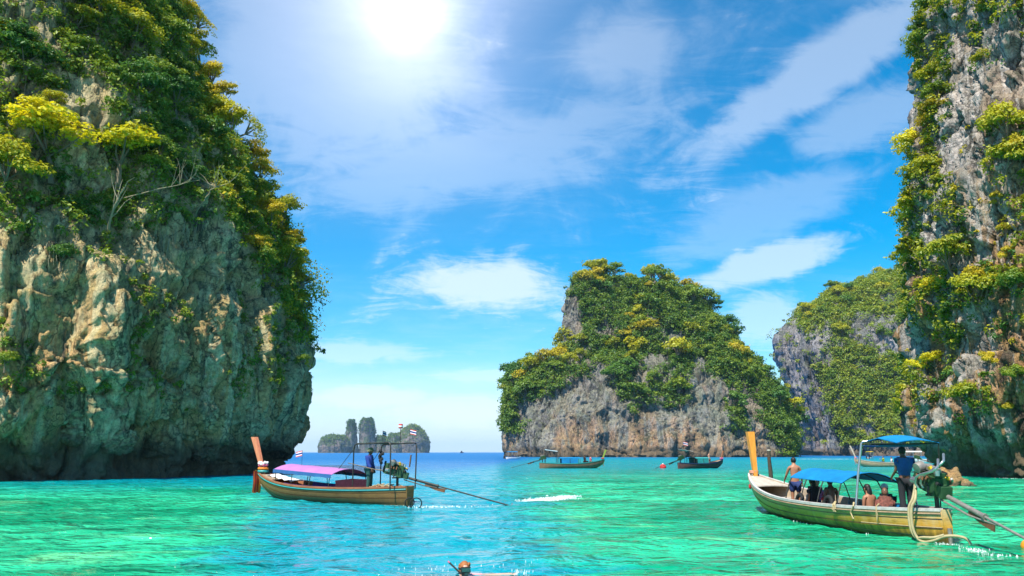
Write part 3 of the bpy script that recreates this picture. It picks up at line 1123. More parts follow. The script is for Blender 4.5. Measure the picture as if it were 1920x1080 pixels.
GL, GR_, GM, GB = 'trees on the left cliff', 'trees on the right cliff', 'trees on the middle island', 'trees on the back island'
hero_tree(left, 95, 330, 3.9, 'spreading', 'bright yellow', 'bright yellow spreading tree on the left cliff near the frame edge', GL, squash=0.7, push=0.4)
hero_tree(left, 215, 345, 3.8, 'spreading', 'bright yellow', 'bright yellow spreading tree on the left cliff above a leaning bare trunk', GL, squash=0.75, push=0.5)
hero_tree(left, 60, 265, 2.3, 'spreading', 'bright yellow', 'small bright yellow tree topmost of the yellow trees on the left cliff', GL, squash=0.7, push=0.4)
hero_tree(left, 180, 60, 2.2, 'rounded', 'yellow green', 'small round light green tree near the top of the left cliff', GL, push=0.4)
hero_tree(left, 245, 100, 2.3, 'rounded', 'yellow green', 'pale green round tree against grey rock high on the left cliff', GL, push=0.4)
hero_tree(left, 120, 20, 2.2, 'rounded', 'bright yellow', 'yellow tree cut by the top of the photo on the left cliff', GL, push=0.3)
hero_tree(left, 8, 690, 0.9, 'low bushy', 'mid green', 'small fresh green shrub low on bare rock at the left frame edge', GL, push=0.3)
hero_tree(left, 115, 500, 1.3, 'low bushy', 'deep green', 'drooping dark green palm-like shrub alone on the left rock face', GL, push=0.2)
hero_tree(left, 350, 775, 0.45, 'low bushy', 'mid green', 'tiny green shrub on the ledge low on the left cliff', GL, push=0.1)
hero_tree(left, 145, 790, 0.55, 'low bushy', 'yellow green', 'tiny yellow green shrub on a boulder at the left cliff foot', GL, push=0.1)
# the crest that leans out over the channel
crest = [(372, 30, 1.9, 'golden'), (408, 95, 2.0, 'yellow green'), (440, 150, 1.9, 'golden'), (452, 205, 2.0, 'golden'), (470, 250, 2.0, 'yellow green'), (482, 300, 2.1, 'golden'),
         (494, 345, 2.1, 'golden'), (503, 395, 2.0, 'yellow green'), (512, 440, 2.1, 'golden'), (522, 480, 2.2, 'golden'), (530, 520, 2.2, 'yellow green'), (538, 560, 2.1, 'golden'),
         (548, 600, 1.7, 'golden'), (560, 640, 1.2, 'yellow green'), (330, 5, 1.9, 'bright yellow'), (566, 690, 0.8, 'mid green')]
ordn = ['topmost', 'second', 'third', 'fourth', 'fifth', 'sixth', 'seventh', 'eighth', 'ninth', 'tenth', 'eleventh', 'twelfth', 'thirteenth', 'fourteenth', 'fifteenth', 'sixteenth']
for k, (px, py, s, colr) in enumerate(sorted(crest, key=lambda q: q[1])):
    hero_tree(left, px, py, s, 'rounded' if k % 2 else 'spreading', colr, f'{colr} sunlit tree, {ordn[k]} counting down the right edge of the left cliff', GL, tilt=(0, 0.35), push=0.2)
for k, (px, py) in enumerate([(395, 60), (468, 225), (512, 400), (530, 470), (540, 512), (548, 552), (556, 592), (562, 632)]):
    hero_tree(left, px, py, (1.9, 1.9, 2.2, 2.6, 2.4, 2.8, 2.6, 1.9)[k], 'spreading', 'yellow green' if k % 2 else 'golden', f'thin open tree leaning out over the water, {ordn[k]} counting down the left cliff edge', GL, near='sparse', tilt=(-0.1, 0.85), push=0.3)
pal_l = lambda x, y: ({'golden': .3, 'yellow green': .4, 'mid green': .3} if x > 400 - 0.1 * (300 - y) else
                      {'yellow green': .28, 'mid green': .48, 'deep green': .24})
forest(left, dl * left.vis, 92, 1.7, (1.1, 2.5), pal_l, True, np.random.RandomState(3), 'left cliff',
       [(90, 'topping left cliff'), (190, 'high on left cliff'), (290, 'midway up left cliff'), (390, 'above bare left cliff'), (2000, 'at left cliff forest edge')],
       [(90, 'by frame edge'), (190, 'left part'), (300, 'middle part'), (400, 'right part'), (2000, 'near crest')], GL, heroes)
undergrowth(left, dl * (left.px > -60), 4200, 34, 0.17, 0.85, 'shrubbery', 'dense green shrubs and creepers clothing the upper left cliff', LEAF['mid green'], np.random.RandomState(8))
undergrowth(left, dl * (left.px > 360), 700, 34, 0.16, 0.7, 'shrubbery', 'golden leafy scrub along the sunlit crest of the left cliff', LEAF['golden'], np.random.RandomState(9))
dlo = (1 - soft) * (nzl > 0.33) * left.vis * (left.py < 740) * (left.py > 380)
undergrowth(left, dlo, 240, 26, 0.13, 0.5, 'shrubbery', 'scattered small creepers on the bare lower rock of the left cliff', LEAF['mid green'], np.random.RandomState(10))

# right cliff ------------------------------------------------------
polys = [[(1700, -200), (1800, -200), (1795, 120), (1790, 270), (1740, 300), (1725, 100)],
         [(1680, 270), (1760, 290), (1800, 360), (1840, 480), (1830, 520), (1720, 500), (1690, 470)],
         [(1680, 480), (1800, 490), (1900, 500), (1920, 560), (1880, 640), (1780, 640), (1680, 580)],
         [(1780, -200), (1960, -200), (1960, 60), (1860, 130), (1790, 130)],
         [(1860, 220), (1960, 230), (1960, 340), (1870, 350)], [(1680, 665), (1790, 680), (1800, 740), (1690, 770)],
         [(1840, 700), (1870, 700), (1870, 790), (1810, 790)], [(1890, 360), (1960, 380), (1960, 620), (1910, 600)]]
mr = np.zeros(len(right.V))
for q in polys: mr = np.maximum(mr, poly_mask(right.px, right.py, q))
nzr = fbm(right.V * 0.2 + 15, 3)
dr = mr * np.where(nzr > -0.25, 1.0, 0.1) * right.vis
heroes = []
for (px, py, s, f, colr, lab) in [
        (1895, 268, 2.2, 'rounded', 'yellow green', 'round yellow green tree at the right frame edge beside smooth grey rock'),
        (1890, 338, 1.8, 'rounded', 'yellow green', 'round yellow green tree below another at the right frame edge'),
        (1745, 40, 2.0, 'rounded', 'mid green', 'mid green tree topmost on the outer edge of the right cliff'),
        (1752, 110, 1.9, 'rounded', 'mid green', 'mid green tree second from top on the edge of the right cliff'),
        (1758, 165, 1.9, 'rounded', 'yellow green', 'yellow green tree third from top on the edge of the right cliff'),
        (1763, 215, 1.6, 'low bushy', 'golden', 'golden brown bush hanging from the edge of the right cliff'),
        (1712, 305, 2.2, 'rounded', 'bright yellow', 'bright yellow tree on the jutting shoulder of the right cliff'),
        (1735, 350, 2.2, 'rounded', 'yellow green', 'yellow green tree below the jutting shoulder of the right cliff'),
        (1745, 420, 2.2, 'spreading', 'yellow green', 'spreading yellow green tree midway down the outer right cliff'),
        (1735, 500, 2.2, 'spreading', 'yellow green', 'spreading yellow green tree over the dark overhang of the right cliff'),
        (1800, 520, 2.3, 'spreading', 'yellow green', 'spreading yellow green tree in the middle clump of the right cliff'),
        (1850, 590, 2.3, 'spreading', 'yellow green', 'lowest spreading tree of the middle clump of the right cliff'),
        (1785, 570, 1.9, 'spreading', 'bright yellow', 'bright yellow tree at the lower left of the middle clump of the right cliff'),
        (1735, 715, 1.5, 'spreading', 'bright yellow', 'bright yellow tree above the lowest ledge of the right cliff'),
        (1700, 745, 1.1, 'spreading', 'yellow green', 'yellow green bush at the lower left edge of the right cliff'),
        (1765, 690, 1.1, 'spreading', 'bright yellow', 'small bright yellow tree right of the lowest ledge on the right cliff'),
        (1905, 555, 1.5, 'rounded', 'mid green', 'mid green tree at the right frame edge low on the cliff'),
        (1912, 715, 1.1, 'low bushy', 'mid green', 'fresh green bush at the right frame edge near the cliff foot')]:
    hero_tree(right, px, py + 12, s, f, colr, lab, GR_, tilt=(0.15, -0.15), push=0.3, squash=1.1)
for k, (px, py, lab) in enumerate([(1876, 385, 'highest'), (1889, 445, 'second highest'), (1893, 490, 'third highest'), (1812, 640, 'leftmost'), (1855, 690, 'longest drooping'), (1895, 780, 'lowest')]):
    hero_tree(right, px, py, 0.75, 'low bushy', 'golden', f'golden dry tuft on bare rock of the right cliff, {lab} of six', 'golden tufts on the right cliff', squash=1.3, push=0.1, name='shrub')
pal_r = lambda x, y: {'golden': .22, 'yellow green': .44, 'mid green': .24, 'bright yellow': .10}
forest(right, dr, 32, 1.25, (0.8, 1.7), pal_r, True, np.random.RandomState(4), 'right cliff',
       [(100, 'topping right cliff'), (280, 'high on right cliff'), (480, 'on right cliff shoulder'), (640, 'in right cliff clump'), (2000, 'low on right cliff')],
       [(1740, 'outer edge'), (1800, 'inside the edge'), (1860, 'over rock'), (3000, 'by frame edge')], GR_, heroes)
undergrowth(right, dr, 800, 34, 0.14, 0.75, 'shrubbery', 'yellow green shrubs filling the ledges of the right cliff', LEAF['yellow green'], np.random.RandomState(18))
undergrowth(right, dr, 500, 30, 0.13, 0.6, 'shrubbery', 'dark green shrubs between the trees of the right cliff', LEAF['deep green'], np.random.RandomState(19))
undergrowth(right, right.vis * (nzr > 0.3) * 1.0, 150, 24, 0.11, 0.4, 'shrubbery', 'golden brown tufts dotted over bare rock of the right cliff', LEAF['golden'], np.random.RandomState(20))

# middle island ----------------------------------------------------
ml = np.interp(middle.px, [930, 960, 1000, 1060, 1150, 1250, 1350, 1400, 1450, 1500], [790, 775, 740, 715, 670, 690, 705, 735, 830, 850])
nzm = fbm(middle.V * 0.05 + 9, 3)
sm_ = np.clip((ml - middle.py) / 40 + 0.5, 0, 1)
dm = sm_ * np.where(nzm > -0.32, 1.0, 0.05) + (1 - sm_) * (nzm > 0.20) * 0.7 * (middle.py < 810)
wall = poly_mask(middle.px, middle.py, [(1046, 545), (1090, 558), (1098, 640), (1046, 655)])
dm = dm * np.where(wall, 0.01, 1.0) * (middle.facing > -0.5)
pal_m = lambda x, y: ({'golden': .20, 'yellow green': .42, 'mid green': .26, 'deep green': .12} if y < 690 else {'yellow green': .15, 'mid green': .45, 'deep green': .40})
heroes = []
for k, (px, py, s_, colr) in enumerate([(952, 745, 4.2, 'yellow green'), (975, 722, 4.6, 'golden'), (998, 705, 4.8, 'yellow green'), (1022, 692, 5.0, 'golden'), (1046, 686, 4.6, 'golden'), (1070, 690, 4.2, 'yellow green')]):
    hero_tree(middle, px, py, s_, 'rounded', colr, f'{colr} tree along the left shoulder of the middle island, {ordn[k] if k else "first"} from the left end', GM, near=False, push=0.6)
forest(middle, dm * (middle.vis | (middle.facing > -0.3)), 118, 4.2, (3.2, 6.6), pal_m, False, np.random.RandomState(5), 'middle island',
       [(540, 'on middle island summit'), (600, 'high on middle island'), (660, 'on middle island slope'), (720, 'midway up middle island'), (2000, 'low on middle island')],
       [(1010, 'left end'), (1090, 'left shoulder'), (1180, 'left of centre'), (1270, 'centre'), (1360, 'right of centre'), (3000, 'right flank')], GM, heroes)
undergrowth(middle, dm * (middle.facing > -0.2), 5600, 36, 0.42, 2.4, 'shrubbery', 'dense green canopy of small trees between the larger ones on the middle island', LEAF['mid green'], np.random.RandomState(28))
undergrowth(middle, dm * (middle.facing > -0.2), 1400, 32, 0.42, 2.2, 'shrubbery', 'dark green scrub filling the gaps on the middle island', LEAF['deep green'], np.random.RandomState(29))

# back island ------------------------------------------------------
nzb = fbm(back.V * np.array([0.03, 0.03, 0.018]) + 19, 3)
bedge = np.interp(back.py, [490, 560, 600, 650, 700, 760, 860], [1400, 1480, 1500, 1530, 1535, 1560, 1590])
sb = np.clip((back.px - bedge) / 25 + 0.5, 0, 1)
db = np.maximum(sb * np.where(nzb > -0.42, 1.0, 0.15), 0.04) * (back.facing > -0.5) * (back.px < 1800) * (back.py < 835)
pal_b = lambda x, y: {'golden': .10, 'yellow green': .34, 'mid green': .36, 'deep green': .20}
forest(back, db * (back.vis | (back.facing > -0.2)), 48, 6.0, (3.6, 6.2), pal_b, False, np.random.RandomState(6), 'back island',
       [(560, 'on back island ridge'), (640, 'high on back island'), (720, 'midway up back island'), (2000, 'low on back island')],
       [(1540, 'beside grey wall'), (1600, 'left of middle'), (1660, 'right of middle'), (3000, 'beside right cliff')], GB)
undergrowth(back, db * back.vis, 4600, 32, 0.55, 2.9, 'shrubbery', 'green forest canopy covering the slope of the back island', LEAF['mid green'], np.random.RandomState(38))
undergrowth(back, db * back.vis, 1500, 30, 0.55, 2.5, 'shrubbery', 'yellow green scrub among the forest of the back island', LEAF['yellow green'], np.random.RandomState(39))
for k, cl in enumerate(FAR):
    zr = cl.V[:, 2] / cl.V[:, 2].max()
    tow = cl.obj.name.startswith('rock_tower')
    o = undergrowth(cl, np.clip(zr * 1.6 - (0.75 if tow else 0.55), 0.0, 1) * (cl.facing > -0.6) + 1e-6, 420, 12, 1.3, 2.8, 'foliage', None, LEAF['deep green' if tow else 'mid green'], np.random.RandomState(50 + k))
    del o['category']
    o.parent = cl.obj.parent
    o.matrix_parent_inverse = Matrix.Translation(cl.obj.parent.location).inverted()

# bare limbs and hanging roots on the left cliff
def limb(c, pts, r0, label, name='bare_branch', twigs=5, seed=0):
    rs = random.Random(seed)
    i0 = hero(c, *pts[0])
    base = Vector(c.V[i0])
    root = empty(name, base)
    tag(root, label, 'branch')
    Y0 = base.y
    W = [P(px, py, Y0 - 0.9 * k) - base for k, (px, py) in enumerate(pts)]
    W[0] = Vector((0, 0, 0))
    fine = []
    for a, b in zip(W[:-1], W[1:]):
        for j in range(3): fine.append(a.lerp(b, j / 3) + Vector((rs.uniform(-.06, .06), rs.uniform(-.1, .1), rs.uniform(-.06, .06))))
    fine.append(W[-1])
    n = len(fine)
    mb = MB()
    mb.tube(fine, [r0 * (1 - 0.75 * k / (n - 1)) for k in range(n)], 7)
    mb.build('limb', M_PALEBARK, root)
    for k in range(twigs):
        a = fine[rs.randrange(n // 3, n)]
        d = Vector((rs.uniform(-1, 1), rs.uniform(-.8, .1), rs.uniform(-.1, 1))).normalized()
        mb = MB()
        mb.tube([a, a + d * rs.uniform(.4, .8), a + d * 1.3 + Vector((0, 0, rs.uniform(.1, .5))), a + d * 1.8 + Vector((rs.uniform(-.4, .4), 0, .5))], [r0 * .35, r0 * .28, r0 * .18, r0 * .08], 5)
        mb.build('twig', M_PALEBARK, root)


limb(left, [(195, 465), (205, 420), (215, 385), (232, 352)], 0.14, 'leaning pale trunk rising below the right hand bright yellow tree', twigs=6, seed=1)
limb(left, [(365, 402), (382, 378), (395, 355), (430, 342)], 0.09, 'pale bare curved branch on the left cliff, thickest of the bare limbs', twigs=8, seed=2)
limb(left, [(215, 375), (265, 362), (320, 350), (375, 338)], 0.055, 'long thin bare branch reaching right from the bright yellow tree', twigs=12, seed=3)
rsr = random.Random(31)
for k, (px, py) in enumerate([(90, 470), (128, 455), (296, 440), (305, 455), (318, 440), (335, 425), (352, 430), (372, 415), (420, 420)]):
    i0 = hero(left, px, py)
    b0 = Vector(left.V[i0]) + Vector(left.N[i0]) * 0.35
    mb = MB()
    for j in range(6):
        a = b0 + Vector((rsr.uniform(-.5, .5), rsr.uniform(-.2, .2), rsr.uniform(-.2, .4)))
        ln = rsr.uniform(1.5, 4.0)
        mb.tube([a, a + Vector((rsr.uniform(-.15, .15), -.1, -ln * .35)), a + Vector((rsr.uniform(-.25, .25), 0, -ln * .7)), a + Vector((rsr.uniform(-.4, .4), .05, -ln))], [.028, .022, .016, .008], 4)
    o = mb.build('hanging_roots', M_PALEBARK)
    tag(o, f'aerial roots hanging down the left cliff, {ordn[k] if k else "first"} of nine from the left', 'roots', 'hanging roots on the left cliff')
# ------------------------------------------------------------------ simple surface materials
_mats = {}


def paint(name, c, rough=0.6, var=0.25, scale=3.0, metal=0.0, bump=0.15, c2=None, grain=None, spec=0.4):
    if name in _mats: return _mats[name]
    m, nt, out = new_mat(name)
    pos = nt.new('ShaderNodeTexCoord').outputs['Object']
    v = nt.scalev(pos, grain) if grain else pos
    n = nt.noise(v, scale, 6, 0.65, 0.3)
    n2 = nt.noise(v, scale * 5, 4, 0.7)
    f = nt.ramp(nt.m('ADD', nt.m('MULTIPLY', n, 0.65), nt.m('MULTIPLY', n2, 0.35)), 0.33, 0.67)
    lo = c2 if c2 else tuple(x * (1 - var) for x in c)
    col = nt.mix(f, lo, c)
    principled(nt, out, col, rough, metal, nt.bump(nt.m('ADD', n, n2), bump, 0.02) if bump else None, spec=spec)
    _mats[name] = m
    return m


def hull_paint(name, top, mid, low):
    """weathered planks: pale and dry at the rail, stained and weedy towards the water"""
    if name in _mats: return _mats[name]
    m, nt, out = new_mat(name)
    pos = nt.new('ShaderNodeTexCoord').outputs['Object']
    x, y, z = nt.sep(pos)
    n = nt.noise(nt.scalev(pos, (0.8, 1, 3.0)), 2.2, 6, 0.68, 0.4)
    st = nt.noise(nt.scalev(pos, (5.0, 1, 0.5)), 1.6, 5, 0.65, 0.2)
    gr = nt.noise(nt.scalev(pos, (0.6, 1, 14.0)), 3.0, 4, 0.6)
    t = nt.m('ADD', z, nt.m('MULTIPLY', nt.m('SUBTRACT', st, 0.5), 0.6))
    col = nt.mix(nt.ramp(t, 0.25, 0.75), mid, top)
    col = nt.mix(nt.ramp(t, 0.06, 0.36, 0.92, 0.0), col, low)
    col = nt.mix(nt.m('MULTIPLY', nt.ramp(n, 0.52, 0.68), 0.65), col, tuple(v * 0.35 for v in mid))
    col = nt.mix(nt.m('MULTIPLY', nt.ramp(gr, 0.5, 0.7), 0.35), col, tuple(v * 0.55 for v in mid))
    principled(nt, out, col, 0.62, 0.0, nt.bump(nt.m('ADD', gr, n), 0.25, 0.02), spec=0.35)
    _mats[name] = m
    return m


M_BLACK = paint('black_rubber', (0.018, 0.018, 0.018), 0.75, 0.3)
M_IRON = paint('greasy_iron', (0.07, 0.065, 0.055), 0.5, 0.5, 8, 0.6)
M_RUST = paint('rusty_iron', (0.20, 0.09, 0.04), 0.8, 0.5, 8)
M_STEEL = paint('bare_steel', (0.55, 0.54, 0.52), 0.32, 0.25, 8, 0.85, 0.05)
M_DULL = paint('dull_pipe', (0.36, 0.33, 0.29), 0.5, 0.4, 9, 0.5)
M_HOSE = paint('cream_hose', (0.42, 0.35, 0.19), 0.6, 0.3, 4)
M_ENGREEN = paint('green_engine_paint', (0.03, 0.09, 0.035), 0.5, 0.5, 7)
M_WOOD = paint('weathered_wood', (0.36, 0.25, 0.15), 0.8, 0.45, 3, grain=(0.6, 4, 4))
M_REDWOOD = paint('red_brown_wood', (0.34, 0.13, 0.06), 0.7, 0.45, 3, grain=(0.6, 4, 4))
M_PALEWOOD = paint('grey_deck_wood', (0.50, 0.44, 0.37), 0.8, 0.35, 3, grain=(0.6, 4, 4))
M_DARKWOOD = paint('dark_bilge_wood', (0.07, 0.05, 0.035), 0.85, 0.4, 3, grain=(0.6, 4, 4))
M_PROW = paint('varnished_orange_wood', (0.72, 0.29, 0.035), 0.4, 0.35, 4, grain=(5, 5, 0.5))
M_PROWRED = paint('red_prow_wood', (0.66, 0.23, 0.12), 0.45, 0.35, 4, grain=(5, 5, 0.5))
M_ROPE = paint('rope', (0.48, 0.37, 0.20), 0.9, 0.3, 14)
M_WHITE = paint('white_paint', (0.75, 0.75, 0.73), 0.5, 0.15, 5)
M_BLUETARP = paint('blue_tarp', (0.008, 0.20, 0.46), 0.75, 0.30, 2.2, bump=0.5, spec=0.15)
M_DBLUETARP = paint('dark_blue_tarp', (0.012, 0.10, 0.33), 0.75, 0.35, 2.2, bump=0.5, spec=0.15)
M_LILAC = paint('lilac_tarp', (0.40, 0.17, 0.42), 0.8, 0.22, 2.0, bump=0.5, spec=0.15)
M_PURPLE = paint('purple_cloth', (0.11, 0.05, 0.24), 0.8, 0.35, 3)
M_TEAL = paint('teal_paint', (0.035, 0.33, 0.33), 0.5, 0.3, 4)
M_SKIN = paint('tanned_skin', (0.33, 0.15, 0.085), 0.5, 0.15, 6, bump=0.03)
M_SKINP = paint('pale_skin', (0.58, 0.31, 0.22), 0.5, 0.12, 6, bump=0.03)
M_SKIND = paint('brown_skin', (0.15, 0.07, 0.04), 0.5, 0.15, 6, bump=0.03)
M_HAIR = paint('black_hair', (0.012, 0.010, 0.009), 0.55, 0.3, 20)
M_GINGER = paint('ginger_hair', (0.38, 0.13, 0.035), 0.6, 0.4, 25, bump=0.4)
M_RED = paint('red_cloth', (0.55, 0.03, 0.03), 0.7, 0.25, 6)
M_PINK = paint('pink_cloth', (0.62, 0.16, 0.28), 0.7, 0.2, 6)
M_YEL = paint('yellow_ribbon', (0.72, 0.45, 0.02), 0.7, 0.2, 6)
M_ORANGE = paint('orange_ribbon', (0.70, 0.20, 0.015), 0.7, 0.2, 6)
M_NAVY = paint('navy_cloth', (0.012, 0.03, 0.13), 0.8, 0.3, 6)
M_SHIRTB = paint('blue_shirt', (0.018, 0.085, 0.26), 0.8, 0.3, 4, bump=0.4)
M_DARKC = paint('dark_trousers', (0.018, 0.02, 0.026), 0.85, 0.3, 5)
M_GREENC = paint('green_cloth', (0.02, 0.09, 0.08), 0.8, 0.3, 5)
M_KHAKI = paint('khaki_hat', (0.28, 0.27, 0.13), 0.8, 0.3, 8)
M_LIME = paint('lime_vest', (0.42, 0.55, 0.02), 0.7, 0.2, 6)


def flag_mat():
    m, nt, out = new_mat('striped_flag')
    uv = nt.new('ShaderNodeTexCoord').outputs['Object']
    x, y, z = nt.sep(uv)
    cr = nt.new('ShaderNodeValToRGB')
    cr.color_ramp.interpolation = 'CONSTANT'
    e = cr.color_ramp.elements
    red, wh, bl = (0.55, 0.02, 0.03, 1), (0.75, 0.75, 0.75, 1), (0.03, 0.035, 0.20, 1)
    e[0].position, e[0].color = 0.0, red
    e[1].position, e[1].color = 1 / 6, wh
    for p_, c_ in ((2 / 6, bl), (4 / 6, wh), (5 / 6, red)):
        k = e.new(p_)
        k.color = c_
    nt.l.new(nt.m('MULTIPLY', nt.m('ADD', z, nt.m('MULTIPLY', x, 0.22)), 1 / 0.30), cr.inputs[0])
    principled(nt, out, cr.outputs[0], 0.8)
    return m


M_FLAG = flag_mat()


# ------------------------------------------------------------------ people
def skin_mesh(nodes, edges, root, levels=1):
    """one continuous skin grown over a skeleton: nodes {name: (point, radius)}"""
    keys = list(nodes)
    me = bpy.data.meshes.new('tmp_skin')
    bm = bmesh.new()
    lay = bm.verts.layers.skin.verify()
    vm_ = {}
    for k in keys:
        p, r = nodes[k]
        v = bm.verts.new(p)
        r = (r, r) if not hasattr(r, '__len__') else r
        v[lay].radius = r
        v[lay].use_root = (k == root)
        vm_[k] = v
    for a, b in edges: bm.edges.new((vm_[a], vm_[b]))
    bm.to_mesh(me)
    bm.free()
    o = bpy.data.objects.new('tmp_skin', me)
    C.objects.link(o)
    md = o.modifiers.new('skin', 'SKIN')
    md.use_smooth_shade = True
    sb = o.modifiers.new('sub', 'SUBSURF')
    sb.levels = levels
    sb.render_levels = levels
    dg = bpy.context.evaluated_depsgraph_get()
    res = bpy.data.meshes.new_from_object(o.evaluated_get(dg))
    bpy.data.objects.remove(o)
    bpy.data.meshes.remove(me)
    return res


def person(loc, face, pose='stand', label='', group=None, skin=None, hair=None, top=None, legs=None, hat=None, h=1.65,
           long_sleeve=False, long_legs=True, arms=((0.12, 0.05), (0.12, 0.05)), lean=0.0, hair_long=False):
    """a person at loc (soles when standing, seat when sitting) facing the angle `face`.
    arms: for left and right (forward swing, outward swing) of the upper arm in radians, optional elbow bend"""
    skin = skin or M_SKIN
    k = h / 1.70
    root = empty('person', loc, face)
    tag(root, label, 'person', group)
    N = {}
    if pose == 'stand': hip = 0.90
    elif pose == 'sit': hip = 0.12
    else: hip = 0.10
    def pt(f, s, z): return Vector((f, s, z)) * k
    cl, sl = math.cos(lean), math.sin(lean)
    def up(f, s, z):                       # torso leans about the hips
        return pt(f * cl + z * sl, s, hip + z * cl - f * sl)
    N['pelvis'] = (up(0, 0, 0.02), (0.135 * k, 0.10 * k))
    N['waist'] = (up(0.0, 0, 0.20), (0.125 * k, 0.092 * k))
    N['chest'] = (up(-0.01, 0, 0.38), (0.150 * k, 0.105 * k))
    N['collar'] = (up(-0.02, 0, 0.50), (0.095 * k, 0.075 * k))
    N['neck'] = (up(0.0, 0, 0.575), 0.052 * k)
    N['skull'] = (up(0.02, 0, 0.66), (0.072 * k, 0.080 * k))
    N['crown'] = (up(0.02, 0, 0.735), (0.070 * k, 0.080 * k))
    E = [('pelvis', 'waist'), ('waist', 'chest'), ('chest', 'collar'), ('collar', 'neck'), ('neck', 'skull'), ('skull', 'crown')]
    ends = {}
    for s, sg, arm in (('l', 1, arms[0]), ('r', -1, arms[1])):
        fw, outw = arm[0], arm[1]
        bend = arm[2] if len(arm) > 2 else 0.25
        N['sh' + s] = (up(-0.02, sg * 0.165, 0.475), 0.055 * k)
        sh = N['sh' + s][0]
        ua = Vector((math.sin(fw), sg * math.sin(outw), -math.cos(fw) * math.cos(outw))).normalized()
        el = sh + ua * 0.275 * k
        fa = Vector((math.sin(fw + bend), sg * math.sin(outw) * 0.5, -math.cos(fw + bend))).normalized()
        wr = el + fa * 0.245 * k
        N['el' + s] = (el, 0.040 * k)
        N['wr' + s] = (wr, 0.027 * k)
        N['pa' + s] = (wr + fa * 0.075 * k, (0.036 * k, 0.020 * k))
        E += [('collar', 'sh' + s), ('sh' + s, 'el' + s), ('el' + s, 'wr' + s), ('wr' + s, 'pa' + s)]
        ends[s] = (wr + fa * 0.08 * k, fa, sg)
        N['hp' + s] = (pt(0, sg * 0.09, hip - 0.04), 0.088 * k)
        if pose == 'stand':
            kn, an, to = pt(0.02, sg * 0.10, 0.49), pt(-0.01, sg * 0.105, 0.075), pt(0.14, sg * 0.12, 0.025)
        elif pose == 'sit':
            kn, an, to = pt(0.42, sg * 0.12, 0.13), pt(0.44, sg * 0.12, -0.28), pt(0.58, sg * 0.13, -0.33)
        else:                               # sitting on the floor, knees up
            kn, an, to = pt(0.36, sg * 0.13, 0.42), pt(0.50, sg * 0.12, 0.06), pt(0.64, sg * 0.13, 0.03)
        N['kn' + s] = (kn, 0.058 * k)
        N['ca' + s] = (kn.lerp(an, 0.35), 0.052 * k)
        N['an' + s] = (an, 0.036 * k)
        N['to' + s] = (to, (0.040 * k, 0.024 * k))
        E += [('pelvis', 'hp' + s), ('hp' + s, 'kn' + s), ('kn' + s, 'ca' + s), ('ca' + s, 'an' + s), ('an' + s, 'to' + s)]
    body = skin_mesh(N, E, 'pelvis')
    # face, ears and five fingers a hand, grown into the same mesh
    mb = MB()
    c = N['skull'][0].lerp(N['crown'][0], 0.45)
    f_ = Vector((cl, 0, -sl))
    u_ = Vector((sl, 0, cl))
    mb.ball(c + f_ * 0.012 * k, (0.092 * k, 0.075 * k, 0.112 * k), 14, 10, rot=(0, lean, 0))
    mb.add([c + f_ * .088 * k + u_ * .02 * k, c + f_ * .086 * k + Vector((0, .018, 0)) * k - u_ * .025 * k, c + f_ * .118 * k - u_ * .022 * k, c + f_ * .086 * k - Vector((0, .018, 0)) * k - u_ * .025 * k],
           [(0, 1, 2), (0, 2, 3), (1, 3, 2)])
    for sg in (1, -1): mb.ball(c + Vector((0, sg * 0.078 * k, 0)) - u_ * 0.005 * k, (0.018 * k, 0.008 * k, 0.030 * k), 8, 6)
    for s in 'lr':
        p0, d, sg = ends[s]
        side = d.cross(Vector((0, 1, 0)))
        if side.length < 0.2: side = Vector((1, 0, 0))
        side.normalize()
        curl = d.cross(side) * sg
        for j, (off, ln) in enumerate(((-.027, .062), (-.009, .075), (.009, .070), (.026, .055))):
            a = p0 + side * off * k
            b_ = a + (d * 0.55 + curl * 0.15) * ln * k
            mb.tube([a - d * 0.02 * k, b_, b_ + (d * 0.4 + curl * 0.5) * ln * 0.7 * k], [0.010 * k, 0.0095 * k, 0.007 * k], 6)
        a = p0 - d * 0.05 * k - side * 0.03 * k
        mb.tube([a, a - side * 0.028 * k + d * 0.03 * k, a - side * 0.03 * k + d * 0.065 * k], [0.012 * k, 0.011 * k, 0.008 * k], 6)
    extra = mb.mesh('tmp', None)
    bm = bmesh.new()
    bm.from_mesh(body)
    bm.from_mesh(extra)
    bm.to_mesh(body)
    bm.free()
    bpy.data.meshes.remove(extra)
    body.materials.clear()
    body.materials.append(skin)
    body.polygons.foreach_set('use_smooth', [True] * len(body.polygons))
    link('body', body, root)
    # eyes, hair, clothes
    mb = MB()
    for sg in (1, -1): mb.ball(c + f_ * .090 * k + Vector((0, sg * .030 * k, 0)) + u_ * .012 * k, 0.011 * k, 8, 6)
    mb.build('eyes', M_HAIR, root)
    if hair is not None:
        mb = MB()
        mb.ball(c - f_ * 0.010 * k + u_ * 0.022 * k, (0.098 * k, 0.084 * k, 0.104 * k), 14, 10, rot=(0, lean - 0.25, 0))
        if hair_long:
            mb.ball(c - f_ * 0.075 * k - u_ * 0.09 * k, (0.045 * k, 0.075 * k, 0.16 * k), 12, 8, rot=(0, lean, 0))
        mb.build('hair', hair, root)

    def grown(keys, edges, rt, add, name, mat):
        nn = {}
        for q in keys:
            p_, r_ = N[q]
            r_ = (r_, r_) if not hasattr(r_, '__len__') else r_
            nn[q] = (p_, (r_[0] + add * k, r_[1] + add * k))
        me = skin_mesh(nn, edges, rt)
        me.materials.clear()
        me.materials.append(mat)
        link(name, me, root)
